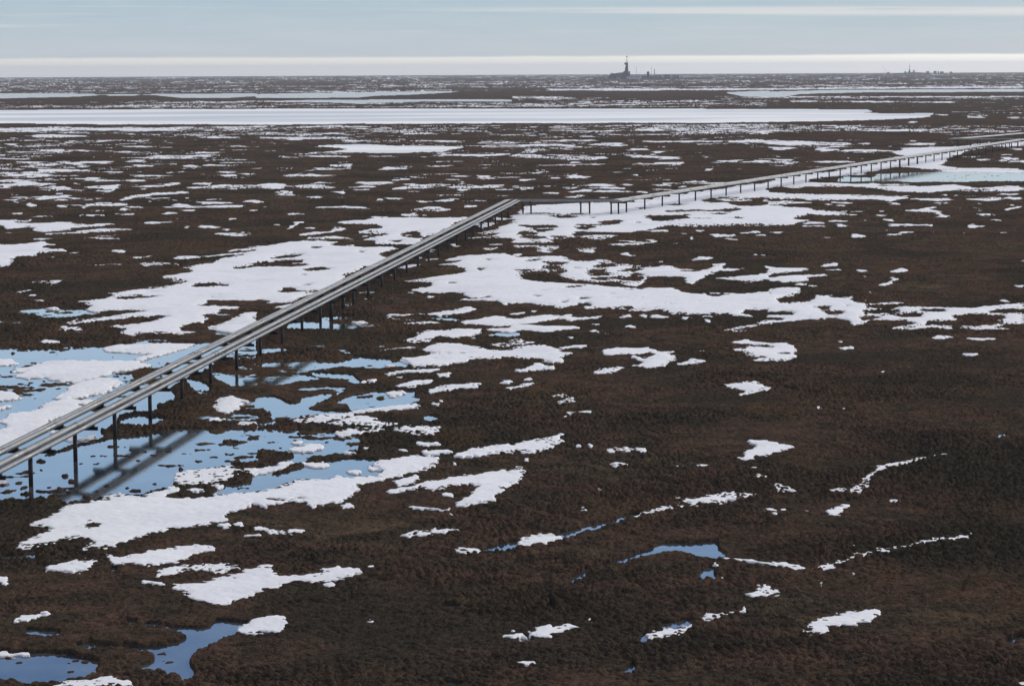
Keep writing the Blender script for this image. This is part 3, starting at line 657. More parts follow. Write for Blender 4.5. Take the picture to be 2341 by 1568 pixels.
# below row ~400 the blur may be rounder
wy = np.clip((np.arange(BH) + BY - 450) / 500.0, 0, 1)[:, None].astype(np.float32)
bSb = bSb * (1 - .5 * wy) + blur(bS, 9, 3) * .5 * wy; bWb = bWb * (1 - .5 * wy) + blur(bW, 5, 2) * .5 * wy
def sample(b, px, py):
    x = np.clip(px, 0, BW - 1.001); y = np.clip(py - BY, 0, BH - 1.001)
    ix, iy = x.astype(np.int32), y.astype(np.int32); fx, fy = (x - ix).astype(np.float32), (y - iy).astype(np.float32)
    return (b[iy, ix] * (1 - fx) + b[iy, ix + 1] * fx) * (1 - fy) + (b[iy + 1, ix] * (1 - fx) + b[iy + 1, ix + 1] * fx) * fy

# ------------------------------------------------------------------ the ground sheet (polar grid round the viewpoint, finest where the photo looks)
NR, NC = 2300, 1320
AZ = R_(13.6)
a_f = np.linspace(-AZ, AZ, NC)
a_c = AZ + (2 * math.pi - 2 * AZ) * (np.linspace(0, 1, 72)[1:])
azs = np.concatenate([a_f, a_c])                       # last column closes the ring
r_n = np.concatenate([[0.5, 4, 12, 25], np.linspace(35, 104, 24)])
r_f = 1.0 / np.linspace(1 / 106.0, 1 / 23000.0, NR)
rs_ = np.concatenate([r_n, r_f])
RR, AA = np.meshgrid(rs_, azs, indexing='ij')
X = (RR * np.sin(AA)); Y = (RR * np.cos(AA))
zc = drop(RR * RR)
# picture position of every ground point
dx, dy, dz = X, Y, zc - CAM_H
cx = RM[0, 0] * dx + RM[1, 0] * dy + RM[2, 0] * dz
cy = RM[0, 1] * dx + RM[1, 1] * dy + RM[2, 1] * dz
cz = -(RM[0, 2] * dx + RM[1, 2] * dy + RM[2, 2] * dz)
cz = np.where(cz < 1, 1, cz)
PX = W0 / 2 + F * cx / cz; PY = 784.0 - F * cy / cz
infr = (np.abs(AA) < AZ + .01) & (PX > -6) & (PX < W0 + 6) & (PY < 1590) & (PY > 150)
far = np.clip((RR - 300) / 900, 0, 1).astype(np.float32)
# ragged borders: look the outlines up a little off, by ground noise
wx = (fbm(X, Y, 1.3, 3, 11) - .5); wy_ = (fbm(X, Y, 1.3, 3, 21) - .5)
wX = (fbm(X, Y, 6.0, 3, 31) - .5); wY = (fbm(X, Y, 6.0, 3, 41) - .5)
wt = fbm(X, Y, .38, 2, 27) - .5
near = np.clip(RR / 260.0, .35, 1).astype(np.float32)
wx, wy_, wX, wY = wx * near, wy_ * near, wX * near, wY * near
mX = .7 * wx + .5 * wX * (1 + 8 * far) + .3 * wt; mY = 1.7 * wy_ + 1.6 * wY * (1 + 12 * far) + 1.2 * wt
mX = mX + np.clip((RR - 220) / 450, 0, 1) * 3.4 * (fbm(X, Y, 6.0, 2, 37) - .5) * np.clip(1400 / RR, .5, 1)
ppm = F / np.maximum(RR, 50)                          # px per metre across
qx = PX + mX * ppm; qy = PY + mY * CAM_H * ppm / np.maximum(RR, 50)
s_h = sample(bSb, qx, qy - np.clip(.20 * ppm, 0, 30)); s_deep = sample(blur(bS, 14, 5), qx, qy - .2 * ppm) * infr; wpx, wpy = PX + .5 * mX * ppm, PY + .5 * (qy - PY); w_h = np.maximum(np.maximum(sample(bWb, wpx, wpy), sample(bWb, wpx, wpy - np.clip(.09 * ppm, 0, 12))), sample(bWb, wpx, wpy - np.clip(.17 * ppm, 0, 22))); m_h = sample(bMb, qx, qy); i_h = sample(bI, PX + mX * ppm * .4, PY + np.clip(mY * CAM_H * ppm / RR * .25, -2, 2)); p_h = sample(bP, qx, qy)
n_big = fbm(X, Y, 26.0, 4, 51); n_mid = fbm(X, Y, 9.0, 4, 61, .55); n_sm = fbm(X, Y, 1.6, 3, 71, .6)
n20 = fbm(X, Y, 18.0, 4, 63, .55); n150 = fbm(X, Y, 130.0, 5, 93, .6)
fm_ = np.clip((RR - 900) / 1500, 0, 1).astype(np.float32)
nn = (.30 * n20 + .22 * fbm(X, Y, 60.0, 3, 91) + .48 * fbm(X, Y, 8.0, 3, 67, .6)) * (1 - fm_) + fm_ * (.50 * n150 + .50 * n20) + .06 * (fbm(X, Y, 5.0, 2, 65) - .5)
nn = .5 + (nn - .5) * 2.4                               # spread to about 0..1
base_p = np.where(infr, np.maximum(p_h, 0), np.clip(.12 + .25 * (n_big - .4), 0, .4))
base_p = np.where((p_h < 0) & infr, 0, base_p)
soft = np.clip(.5 + 4.5 * (base_p - nn), 0, 1)
soft = np.where(base_p > .02, soft, 0)
s_h = np.where(infr, np.clip(1.25 * s_h, 0, 1), 0); m_h = np.where(infr, m_h, 0); w_h = np.where(infr, w_h, np.clip((fbm(X, Y, 40, 4, 101) - .68) * 12, 0, 1)); i_h = np.where(infr, i_h, 0)
n_ti = fbm(X, Y, .45, 2, 77)
thin_ = np.clip((np.minimum(1, 1.6 * s_h) - s_deep - .35) * 4, 0, 1) * np.clip((330 - RR) / 90, 0, 1)
tfade = np.clip(1.6 - RR / 260, 0, 1)
mfade = 1 - .5 * thin_
XW = X + 1.1 * (fbm(X, Y, 1.9, 2, 201) - .5); YW = Y + 1.1 * (fbm(X, Y, 1.9, 2, 211) - .5)
tusn = tussocks(XW, YW, .44, 5)
n_pf = fbm(X, Y, 3.4, 4, 171, .6)
perf = .42 * np.clip((n_pf - .53) * 7, 0, 1) * np.clip(1.55 - 1.4 * s_deep, .12, 1) * np.clip((RR - 60) / 150, .3, 1)
sv = np.maximum(s_h + (.45 * (n_sm - .5) + .30 * (n_ti - .5)) * mfade * np.clip(s_h * 6, 0, 1) * np.clip((1.02 - s_h) * 5, .25, 1) + .10 * (n_mid - .5) - perf * (1 - thin_) + .38 * thin_ - .55 * tfade * (tusn - .30) * np.clip(s_h * 4, 0, 1) * np.clip(1.25 - s_deep, .15, 1) * (1 - .6 * thin_), soft)
# ---- heights above sea level
blurdamp = sample(blur(np.maximum(bW, bM), 30, 8), PX, PY) * infr
relief = .22 * (fbm(X, Y, 7.0, 3, 81) - .5) * np.clip(1.2 - w_h * 2, 0, 1) + .5 * (n_big - .5) * np.clip(RR / 400, 0, 1) * np.clip(1 - 1.5 * w_h - sv, 0, 1)
tus = tusn * .29 + tussocks(XW, YW, 1.3, 15) * .11 - .02
shag = (vnoise(X / .08, Y / .18, 3) - .5) * .07
n_am = fbm(X, Y, 11.0, 3, 131)
thin = np.clip((np.minimum(1, 1.6 * np.maximum(s_h, sample(bSb, PX, PY - np.clip(.2 * ppm, 0, 9)))) - s_deep - .35) * 4, 0, 1) * infr
press = np.clip(sample(blur(bS, 8, 5), PX, PY - np.clip(.2 * ppm, 0, 10)) * 3, 0, 1) * infr
amp = np.clip(.35 + 2.4 * (n_am - .30), .40, 1.3) * (1 - .22 * press) * (1 - .55 * thin) * (1 - .55 * np.clip((s_deep - .55) * 2.5, 0, 1))
cr1 = fbm(X, Y, 21.0, 2, 151) - .5; cr2 = fbm(X, Y, 17.0, 2, 161) - .47
crack = np.exp(-(cr1 / .012) ** 2) + np.exp(-(cr2 / .012) ** 2)
relief_s = relief; relief = relief - .20 * np.clip(crack, 0, 1.2)
b0 = .10
wmix = np.clip((w_h - .12) / .40, 0, 1); wmix = wmix * wmix * (3 - 2 * wmix)
marsh = np.clip(m_h, 0, 1) * (-.19 + (n_sm - .5) * .45 + (n_mid - .5) * .55 + (n_ti - .5) * .10)
wet = np.maximum(wmix, m_h)
damp = np.clip(np.maximum(wet, blurdamp), 0, 1)
isl = np.clip((fbm(X, Y, .9, 3, 141) - .60) * 7, 0, 1) * np.clip((n_mid - .37) * 5, 0, 1)   # tiny islands of sedge in the ponds
shal = np.clip((fbm(X, Y, 9.0, 3, 181) - .47) * 7, 0, 1) * np.clip((RR - 135) / 40, 0, 1) * np.clip((470 - RR) / 80, 0, 1)
wdep = .45 - .27 * shal + (n_sm - .5) * .50 * shal + (n_ti - .5) * .12 * shal
zg = b0 + relief * (1 - wet * .9) + (tus + shag) * amp * (1 - .6 * wet) * (1 - .5 * damp) - wdep * wmix + marsh + isl * .36 * wmix
zg = np.where(wet < .12, np.maximum(zg, .035 + .25 * tus), zg)
zg = np.where(wmix > .6, np.minimum(zg, .03 + .09 * tusn), zg)
zg = zg - .9 * i_h + .02
und = .05 * (fbm(X, Y, 3.0, 3, 111) - .5) + .10 * (fbm(X, Y, 12.0, 2, 121) - .5)
S2 = np.clip((sv - .40) * 1.9, 0, 1)
zs = b0 + relief_s * (1 - wmix) + .030 + .075 * S2 + (.02 + .11 * np.clip((RR - 180) / 120, 0, 1)) * np.clip((s_deep - .55) * 2.5, 0, 1) + (n_ti - .5) * .05 + .6 * und * S2 - .09 * wmix - .25 * i_h
zs = zs - .9 * np.clip(.40 - sv, 0, 1)
zs = np.where(sv < .15, -1.0, zs)
nr, nc = RR.shape
idx = (np.arange(nr)[:, None] * nc + np.arange(nc)[None, :])
quads = np.stack([idx[:-1, :-1], idx[:-1, 1:], idx[1:, 1:], idx[1:, :-1]], -1).reshape(-1, 4)[:, ::-1]
def sheet(name, zz, facemask, mat):
    co = np.stack([X, Y, zz + zc], -1).reshape(-1, 3)
    q = quads if facemask is None else quads[facemask.ravel()]
    if facemask is not None:
        used = np.unique(q); mp = np.zeros(len(co), np.int32); mp[used] = np.arange(len(used)); co = co[used]; q = mp[q]
    return mesh_np(name, co, q, mat)
def facemax(v): return np.maximum(np.maximum(v[:-1, :-1], v[1:, :-1]), np.maximum(v[:-1, 1:], v[1:, 1:]))

# materials of the ground
def tundra_mat():
    m, t, b = new_mat('tundra'); oc = objcoord(t)
    big = noise(t, oc, .045, 4, .6); mid = noise(t, oc, .35, 4, .65); fine = noise(t, oc, 7.0, 3, .7)
    st = N(t, 'ShaderNodeMapping'); st.inputs['Scale'].default_value = (1, .3, 1); t.links.new(oc, st.inputs[0])
    str_ = noise(t, st.outputs[0], .12, 3, .6)
    c = ramp(t, big, [(.40, (.042, .0365, .029)), (.46, (.058, .0445, .035)), (.51, (.080, .053, .041)), (.56, (.092, .059, .045)), (.61, (.060, .048, .037)), (.68, (.112, .080, .055))])
    c = mixc(t, maprange(t, mid, .42, .66), c, (.044, .0370, .0290))
    c = mixc(t, math_node(t, 'MULTIPLY', maprange(t, str_, .56, .70), .6), c, (.085, .056, .034))
    at = N(t, 'ShaderNodeAttribute'); at.attribute_name = 'sedge'
    c = mixc(t, math_node(t, 'MULTIPLY', at.outputs['Fac'], .75), c, (.078, .052, .034))
    tuf = noise(t, oc, 1.7, 2, .5)
    c = mixc(t, maprange(t, tuf, .38, .62), mixc(t, 1.0, c, (.78, .80, .82), 'MULTIPLY'), mixc(t, 1.0, c, (1.22, 1.20, 1.16), 'MULTIPLY'))
    c = mixc(t, maprange(t, fine, .34, .66), mixc(t, 1.0, c, (.66, .67, .70), 'MULTIPLY'), mixc(t, 1.0, c, (1.55, 1.50, 1.42), 'MULTIPLY'))
    t.links.new(c, b.inputs['Base Color']); b.inputs['Roughness'].default_value = .95
    b.inputs['Specular IOR Level'].default_value = .0
    bp = N(t, 'ShaderNodeBump'); bp.inputs['Strength'].default_value = 1.0; bp.inputs['Distance'].default_value = .22
    t.links.new(noise(t, oc, 9.0, 3, .7), bp.inputs['Height']); t.links.new(bp.outputs[0], b.inputs['Normal'])
    return m
def snow_mat():
    m, t, b = new_mat('old_snow'); oc = objcoord(t)
    c = ramp(t, noise(t, oc, .5, 5, .6), [(.3, (.72, .725, .755)), (.6, (.79, .795, .82)), (.8, (.68, .67, .67))])
    at = N(t, 'ShaderNodeAttribute'); at.attribute_name = 'depth'
    c = mixc(t, maprange(t, at.outputs['Fac'], .0, .75), (.46, .45, .445), c)
    c = mixc(t, math_node(t, 'MULTIPLY', maprange(t, noise(t, oc, .10, 4, .65), .50, .68), .45), c, (.60, .62, .66))
    t.links.new(c, b.inputs['Base Color']); b.inputs['Roughness'].default_value = .7
    bp = N(t, 'ShaderNodeBump'); bp.inputs['Strength'].default_value = .25; bp.inputs['Distance'].default_value = .1
    t.links.new(noise(t, oc, 2.2, 4, .65), bp.inputs['Height']); t.links.new(bp.outputs[0], b.inputs['Normal'])
    return m
def water_mat():
    m, t, b = new_mat('meltwater'); oc = objcoord(t)
    c = mixc(t, maprange(t, noise(t, oc, .25, 4, .6), .4, .7), (.020, .026, .032), (.075, .080, .082))
    t.links.new(c, b.inputs['Base Color']); b.inputs['Roughness'].default_value = .05; b.inputs['IOR'].default_value = 1.34
    st = N(t, 'ShaderNodeMapping'); st.inputs['Scale'].default_value = (1, .35, 1); t.links.new(oc, st.inputs[0])
    bp = N(t, 'ShaderNodeBump'); bp.inputs['Strength'].default_value = .15; bp.inputs['Distance'].default_value = .02
    t.links.new(noise(t, st.outputs[0], 5.0, 3, .6), bp.inputs['Height']); t.links.new(bp.outputs[0], b.inputs['Normal'])
    return m
def ice_mat():
    m, t, b = new_mat('lake_ice'); oc = objcoord(t)
    st = N(t, 'ShaderNodeMapping'); st.inputs['Scale'].default_value = (.25, 1, 1); t.links.new(oc, st.inputs[0])
    c = ramp(t, noise(t, st.outputs[0], .012, 5, .62), [(.40, (.58, .61, .63)), (.5, (.76, .76, .75)), (.58, (.93, .91, .87))])
    t.links.new(c, b.inputs['Base Color']); b.inputs['Roughness'].default_value = .5; b.inputs['Specular IOR Level'].default_value = .25
    return m
M_TUN, M_SNOW, M_WAT, M_ICE = tundra_mat(), snow_mat(), water_mat(), ice_mat()
g = sheet('ground', zg, None, M_TUN); at = g.data.attributes.new('sedge', 'FLOAT', 'POINT'); at.data.foreach_set('value', np.clip(np.maximum(damp, 1.2 * (n_big - .55)), 0, 1).astype(np.float32).ravel()); tag(g, 'dark brown tussocky tundra reaching to the horizon', 'ground', kind='structure')
fm = facemax((zs - zg)) > -.03
fm &= facemax(zs) > -.04
sq = quads[fm.ravel()]; su = np.unique(sq)
sn = sheet('snow', zs, fm, M_SNOW); at = sn.data.attributes.new('depth', 'FLOAT', 'POINT'); at.data.foreach_set('value', np.clip(1.4 * S2 + (n_sm - .5) * .8, 0, 1).astype(np.float32).ravel()[su]); tag(sn, 'old white snow lying in ragged patches over the tundra', 'snow', kind='stuff')
zw = np.zeros_like(zg)
wm = sheet('water', zw, (-facemax(-zg) < .03) & (facemax(RR) > 100), M_WAT); tag(wm, 'shallow blue meltwater pools and creeks between the tussocks', 'water', kind='structure')
ic = sheet('frozen_lake', zw + .05 + .05 * (n_big - .5), facemax(i_h) > .3, M_ICE); tag(ic, 'long white frozen lake across the tundra', 'lake', kind='structure')
# ------------------------------------------------------------------ metal and paint
def metal_mat(name, c0, c1, rough, metallic, scale=.8):
    m, t, b = new_mat(name); oc = objcoord(t)
    c = mixc(t, maprange(t, noise(t, oc, scale, 5, .65), .3, .7), c0, c1)
    t.links.new(c, b.inputs['Base Color']); b.inputs['Metallic'].default_value = metallic
    rr = maprange(t, noise(t, oc, scale * 3, 3, .6), .3, .7, rough - .06, rough + .10)
    t.links.new(rr, b.inputs['Roughness'])
    return m
M_PIPE = metal_mat('weathered_aluminium', (.17, .175, .175), (.26, .26, .255), .55, .6)
M_BAND = metal_mat('dull_band', (.16, .165, .17), (.24, .24, .24), .5, .6, 3)
M_PILE = metal_mat('rusted_dark_steel', (.020, .016, .016), (.035, .026, .024), .7, .3, 2)
M_RIG = metal_mat('dark_rig_cladding', (.030, .030, .036), (.05, .048, .052), .7, .1, .05)
M_RUST = metal_mat('brown_cladding', (.085, .06, .055), (.12, .085, .07), .75, 0, .05)
M_PALE = metal_mat('pale_panel', (.45, .47, .48), (.55, .56, .56), .6, 0, .1)
M_RED = metal_mat('red_paint', (.16, .03, .025), (.20, .04, .03), .6, 0, .3)
M_GRAVEL = metal_mat('gravel', (.07, .07, .075), (.13, .13, .13), .95, 0, .2)

class MB:
    def __init__(s): s.v, s.f = [], []
    def box(s, x0, x1, y0, y1, z0, z1, rot=None):
        i = len(s.v)
        for zz in (z0, z1):
            for x, y in ((x0, y0), (x1, y0), (x1, y1), (x0, y1)): s.v.append((x, y, zz))
        s.f += [(i, i + 3, i + 2, i + 1), (i + 4, i + 5, i + 6, i + 7)] + [(i + a, i + (a + 1) % 4, i + 4 + (a + 1) % 4, i + 4 + a) for a in range(4)]
        return s
    def prism(s, pts, y0, y1):
        """outline in x,z extruded along y"""
        i, n = len(s.v), len(pts)
        for y in (y0, y1):
            for x, zz in pts: s.v.append((x, y, zz))
        s.f += [tuple(range(i, i + n)), tuple(range(i + 2 * n - 1, i + n - 1, -1))]
        s.f += [(i + (a + 1) % n, i + a, i + n + a, i + n + (a + 1) % n) for a in range(n)]
        return s
    def cyl(s, p, q, r0, r1=None, n=10, cap=True):
        r1 = r0 if r1 is None else r1
        p, q = Vector(p), Vector(q); d = (q - p).normalized()
        u = d.orthogonal().normalized(); v = d.cross(u)
        i = len(s.v)
        for c, r in ((p, r0), (q, r1)):
            for a in range(n):
                t = 2 * math.pi * a / n; s.v.append(tuple(c + u * (r * math.cos(t)) + v * (r * math.sin(t))))
        s.f += [(i + a, i + (a + 1) % n, i + n + (a + 1) % n, i + n + a) for a in range(n)]
        if cap: s.f += [tuple(range(i + n - 1, i - 1, -1)), tuple(range(i + n, i + 2 * n))]
        return s
    def tube(s, pts, rad, n=14):
        """rad: number or list of radii"""
        i0 = len(s.v); k = len(pts)
        for j, p in enumerate(pts):
            a = pts[max(j - 1, 0)]; b = pts[min(j + 1, k - 1)]
            d = (Vector(b) - Vector(a)).normalized()
            side = d.cross(Vector((0, 0, 1)))
            side = side.normalized() if side.length > 1e-4 else Vector((1, 0, 0))
            up = side.cross(d); r = rad[j] if isinstance(rad, list) else rad
            for a_ in range(n):
                t = 2 * math.pi * a_ / n; s.v.append(tuple(Vector(p) + side * (r * math.cos(t)) + up * (r * math.sin(t))))
        for j in range(k - 1):
            for a in range(n):
                b = (a + 1) % n; i = i0 + j * n
                s.f.append((i + a, i + b, i + n + b, i + n + a))
        s.f += [tuple(range(i0 + n - 1, i0 - 1, -1)), tuple(range(i0 + (k - 1) * n, i0 + k * n))]
        return s
    def build(s, name, mat, parent=None, smooth=False, bevel=0):
        me = bpy.data.meshes.new(name); me.from_pydata(s.v, [], s.f); me.materials.append(mat)
        if smooth:
            for p in me.polygons: p.use_smooth = len(p.vertices) == 4
        me.update()
        o = bpy.data.objects.new(name, me); SC.collection.objects.link(o)
        if parent: o.parent = parent
        if bevel:
            md = o.modifiers.new('bevel', 'BEVEL'); md.width = bevel; md.segments = 2; md.limit_method = 'ANGLE'
        return o
def empty(name, loc=(0, 0, 0), rz=0, label=None, cat=None, group=None):
    o = bpy.data.objects.new(name, None); SC.collection.objects.link(o)
    o.location = loc; o.rotation_euler = (0, 0, rz); o.empty_display_size = .5
    return tag(o, label, cat, group)
def copy_tree(o, parent=None):
    c = o.copy(); SC.collection.objects.link(c)
    if parent: c.parent = parent
    for ch in o.children: copy_tree(ch, c)
    return c

# ------------------------------------------------------------------ the pipelines
HB = 2.62                                 # top of the crossbeams
def ground_pt(ox, oy, h):
    p = po(ox, oy, h); return Vector((p.x, p.y, 0))
p1 = ground_pt(109, 1631, HB); c1 = ground_pt(1851, 739, HB)
dA = (c1 - p1).normalized()
C1 = ground_pt(1856, 738, HB); C1 = p1 + dA * ((C1 - p1).dot(dA) + 4)
C2 = ground_pt(2236, 735, HB)
C3 = ground_pt(3716, 509, HB)
C4 = ground_pt(3462, 508, HB)
E1 = ground_pt(3717, 487, HB); E1 = C4 + (E1 - C4) * 6
START = p1 - dA * 75
PATH = [START, C1, C2, C3, C4, E1]
def offset_path(c):
    """the run of one pipe, c metres to the right of the middle, corners mitred then rounded"""
    P, out = PATH, []
    dirs = [(P[i + 1] - P[i]).normalized() for i in range(len(P) - 1)]
    rt = [Vector((d.y, -d.x, 0)) for d in dirs]
    out.append(P[0] + rt[0] * c)
    for i in range(1, len(P) - 1):
        d0, d1 = dirs[i - 1], dirs[i]
        a, b = P[i] + rt[i - 1] * c, P[i] + rt[i] * c
        den = d0.x * d1.y - d0.y * d1.x
        t = ((b.x - a.x) * d1.y - (b.y - a.y) * d1.x) / den
        out.append(a + d0 * t)
    out.append(P[-1] + rt[-1] * c)
    res = [out[0]]
    for i in range(1, len(out) - 1):
        d0 = (out[i] - out[i - 1]).normalized(); d1 = (out[i + 1] - out[i]).normalized(); k = 1.1
        a, b = out[i] - d0 * k, out[i] + d1 * k
        for j in range(7):
            t = j / 6; res.append(a * (1 - t) ** 2 + out[i] * 2 * t * (1 - t) + b * t * t)
    res.append(out[-1])
    return res
def dens(path, step=4.0):
    out = [path[0]]
    for a, b in zip(path, path[1:]):
        L = (b - a).length; n = max(1, int(L / step))
        for j in range(1, n + 1): out.append(a.lerp(b, j / n))
    return out
PIPES = [(-1.55, .18, 'thin silver pipeline on the outer left side of the support beams'),
         (-1.00, .215, 'silver pipeline lying close beside the thin one on the left half of the beams'),
         (.62, .245, 'thickest silver pipeline, first one right of the gap over the posts'),
         (1.38, .165, 'thinnest silver pipeline, on the right end of the support beams')]
anchors = []
for c, r, lab in PIPES:
    root = empty('pipeline', (START.x, START.y, 0), 0, lab, 'pipeline', 'pipelines side by side on steel supports')
    pth = dens(offset_path(c)); pts, rad = [], []
    acc = 0
    for j, p in enumerate(pth):
        zc_ = HB + .10 + r + drop(p.length_squared)
        q = Vector((p.x, p.y, zc_)); 
        if j:
            prev = pts[-1]; acc += (q - prev).length
            if acc > 11.5 and (q - prev).length > 2:       # raised sheet-metal joint
                d = (q - prev).normalized(); acc = 0
                for off, k in ((-.34, 1), (-.32, 1.09), (-.12, 1.09), (-.10, 1)):
                    pts.append(q + d * off); rad.append(r * k)
        pts.append(q); rad.append(r)
    off = Vector((START.x, START.y, 0))
    m = MB().tube([p - off for p in pts], rad, 18).build('pipe', M_PIPE, root, smooth=True)
    # anchor clamps on the near run
    for s in (128.0, 129.2):
        pa = START + dA * s + Vector((dA.y, -dA.x, 0)) * c; zz = HB + .10 + r
        b = MB().tube([Vector((0, 0, zz)) - dA * .10, Vector((0, 0, zz)) + dA * .10], r + .035, 18).build('clamp_ring', M_BAND, root)
        b.location = (pa.x - off.x, pa.y - off.y, 0)

ORD = ['first', 'second', 'third', 'fourth', 'fifth', 'sixth', 'seventh', 'eighth', 'ninth', 'tenth', 'eleventh', 'twelfth', 'thirteenth',
       'fourteenth', 'fifteenth', 'sixteenth', 'seventeenth', 'eighteenth', 'nineteenth', 'twentieth']
TENS = {2: 'twenty', 3: 'thirty', 4: 'forty', 5: 'fifty'}
def ordw(n):
    if n < 20: return ORD[n]
    t, u = divmod(n + 1, 10)
    return {2: 'twentieth', 3: 'thirtieth', 4: 'fortieth', 5: 'fiftieth'}[t] if u == 0 else TENS[t] + '-' + ORD[u - 1]
def make_support(thick):
    root = empty('pipe_support')
    w_ = .16 if thick == 1 else .24
    m = MB(); m.cyl((0, 0, -.6), (0, 0, HB - .26), w_, n=14); m.build('post', M_PILE, root, smooth=True)
    m = MB()                                  # H-section beam: flanges and web
    L0, L1 = -1.85, 1.78
    m.box(L0, L1, -.13, .13, HB - .035, HB); m.box(L0, L1, -.13, .13, HB - .26, HB - .225); m.box(L0, L1, -.012, .012, HB - .225, HB - .035)
    m.build('crossbeam', M_PILE, root)
    for c, r, _ in PIPES:
        m = MB(); m.prism([(c - .11, HB), (c + .11, HB), (c + .15, HB + .12), (c + .06, HB + .105), (c - .06, HB + .105), (c - .15, HB + .12)], -.16, .16)
        m.build('saddle', M_PILE, root)
    return root
PROTO = [make_support(1), make_support(2)]
usedp = [False, False]
def place(pos, rz, thick, label, group):
    k = 1 if thick else 0
    o = PROTO[k] if not usedp[k] else copy_tree(PROTO[k])
    usedp[k] = True
    o.location = (pos.x, pos.y, drop(pos.length_squared)); o.rotation_euler = (0, 0, rz)
    tag(o, label, 'pipe support', group)
def run(a, b, ts, fmt, group, thick=()):
    d = (b - a).normalized(); rz = math.atan2(-d.x, d.y)
    for i, s in enumerate(ts):
        place(a + d * s, rz, i in thick, fmt % ordw(i), group)
LA = (C1 - START).length
sp = (c1 - p1).length / 28.3
tsA = [75 + sp * i for i in range(-3, 29) if i != 11]
xa = [75 + sp * 10.62, 75 + sp * 11.35]
allA = sorted(tsA + xa)
run(START, C1, [t for t in allA if t < LA - 1.0], 'dark steel support under the near straight pipe run, %s from its left end', 'supports of the near pipe run', thick=[i for i, t in enumerate(allA) if t in xa])
dB = (C2 - C1).normalized()
def along(ox, oy, a, d): return (ground_pt(ox, oy, 0) - a).dot(d)
tsB = sorted(along(x, 777, C1, dB) for x in (1910, 1939, 2119, 2151, 2229))
run(C1, C2, tsB, 'dark steel support under the short crosswise pipe bend, %s from its left end', 'supports of the middle pipe bend')
LC = (C3 - C2).length; dC = (C3 - C2).normalized()
tsC = [1.4] + [6 + sp * 1.0 * i for i in range(0, int((LC - 8) / sp) + 1)]
t0 = along(3120, 605, C2, dC)
kk = [i for i, t in enumerate(tsC) if abs(t - t0) < sp * 1.6][:3]
run(C2, C3, tsC, 'thin dark support of the long right-hand pipe run, %s from its near end', 'supports of the far pipe run', thick=kk)
LD = (C4 - C3).length
run(C3, C4, [LD * f for f in (.08, .2, .31, .46, .62, .76, .93)], 'thin dark support under the distant leftward pipe bend, %s from its right end', 'supports of the distant pipe bend')
run(C4, E1, [4 + sp * i for i in range(0, 12)], 'tiny dark support under the farthest pipe run, %s from its left end', 'supports of the farthest pipe run')
# cable slung along the right side of the far run
m = MB(); pts = []
rt = Vector((dC.y, -dC.x, 0))
for i in range(len(tsC) - 2):
    for j in range(8):
        t = tsC[i + 1] + (tsC[i + 2] - tsC[i + 1]) * j / 8; u = j / 8
        p = C2 + dC * t + rt * 1.72; pts.append((p.x, p.y, HB - .18 - 1.1 * u * (1 - u) + drop(p.length_squared)))
m.tube(pts, .022, 6); tag(m.build('cable', M_PILE), 'thin black cable sagging between the beams along the right side of the long pipe run', 'cable')

# ------------------------------------------------------------------ the drilling site on the horizon
def site(ox, oy, D):
    p = po(ox, oy, 0); v = Vector((p.x, p.y, 0)).normalized() * D
    return Vector((v.x, v.y, drop(D * D))), math.atan2(-v.x, v.y)
S1, rz1 = site(2275.2, 284, 6400.0)
K1 = 6.4                                    # px of the enlarged reading per metre
def X1(x): return (x - 820) / K1
def Z1(y): return (582 - y) / K1
def loc1(x, dy=0):
    r = Vector((math.cos(rz1), math.sin(rz1), 0)); f = Vector((-math.sin(rz1), math.cos(rz1), 0))
    q = S1 + r * X1(x) + f * dy; return (q.x, q.y, drop(q.x ** 2 + q.y ** 2) + 1.6)
pad = MB()
pp = [(-95, -40), (-60, -55), (150, -55), (165, -20), (160, 60), (-40, 70), (-90, 30)]
i = 0
n = len(pp)
for (x, y) in pp: pad.v.append((x - 6 * (1 if x < 0 else -1), y, 1.8))
for (x, y) in pp: pad.v.append((x, y, -1.5))
pad.f += [tuple(range(n))] + [(a, a + n, (a + 1) % n + n, (a + 1) % n) for a in range(n)]
o = pad.build('gravel_pad', M_GRAVEL); o.location = S1; o.rotation_euler = (0, 0, rz1); tag(o, 'low grey gravel pad under the tall drilling rig', 'gravel pad', kind='structure')

rig = empty('drilling_rig', loc1(820), rz1, 'tall dark drilling rig with a striped mast above its enclosed tower', 'drilling rig')
def P1(*pts): return [(X1(x), Z1(y) - 1.6 if False else Z1(y)) for x, y in pts]
MB().prism(P1((780, 308), (840, 308), (843, 400), (847, 470), (787, 470), (791, 382), (800, 376), (800, 345), (780, 340))[::-1], -4.5, 4.5).build('tower', M_RIG, rig)
MB().prism(P1((812, 345), (840, 345), (842, 378), (812, 378))[::-1], -4.4, 4.4).build('wind_wall', M_RIG, rig)
MB().prism(P1((745, 475), (770, 458), (787, 445), (787, 470), (850, 470), (850, 580), (700, 580), (700, 500))[::-1], -8, 8).build('substructure', M_RIG, rig)
MB().prism(P1((850, 455), (875, 455), (875, 530), (862, 545), (850, 545))[::-1], -6, 6).build('pipe_shed', M_RUST, rig)
MB().prism(P1((500, 548), (520, 528), (545, 500), (600, 486), (640, 492), (640, 580), (505, 580))[::-1], -9, 6).build('engine_module', M_RIG, rig)
MB().prism(P1((640, 482), (700, 476), (742, 474), (742, 540), (700, 556), (640, 560))[::-1], -10, 7).build('mud_module', M_RUST, rig)
MB().prism(P1((545, 476), (575, 476), (575, 500), (545, 500))[::-1], -3, 0).build('vent_box', M_PALE, rig)
MB().prism(P1((820, 545), (848, 545), (848, 568), (820, 568))[::-1], -12, -9.5).build('doghouse', M_PALE, rig)
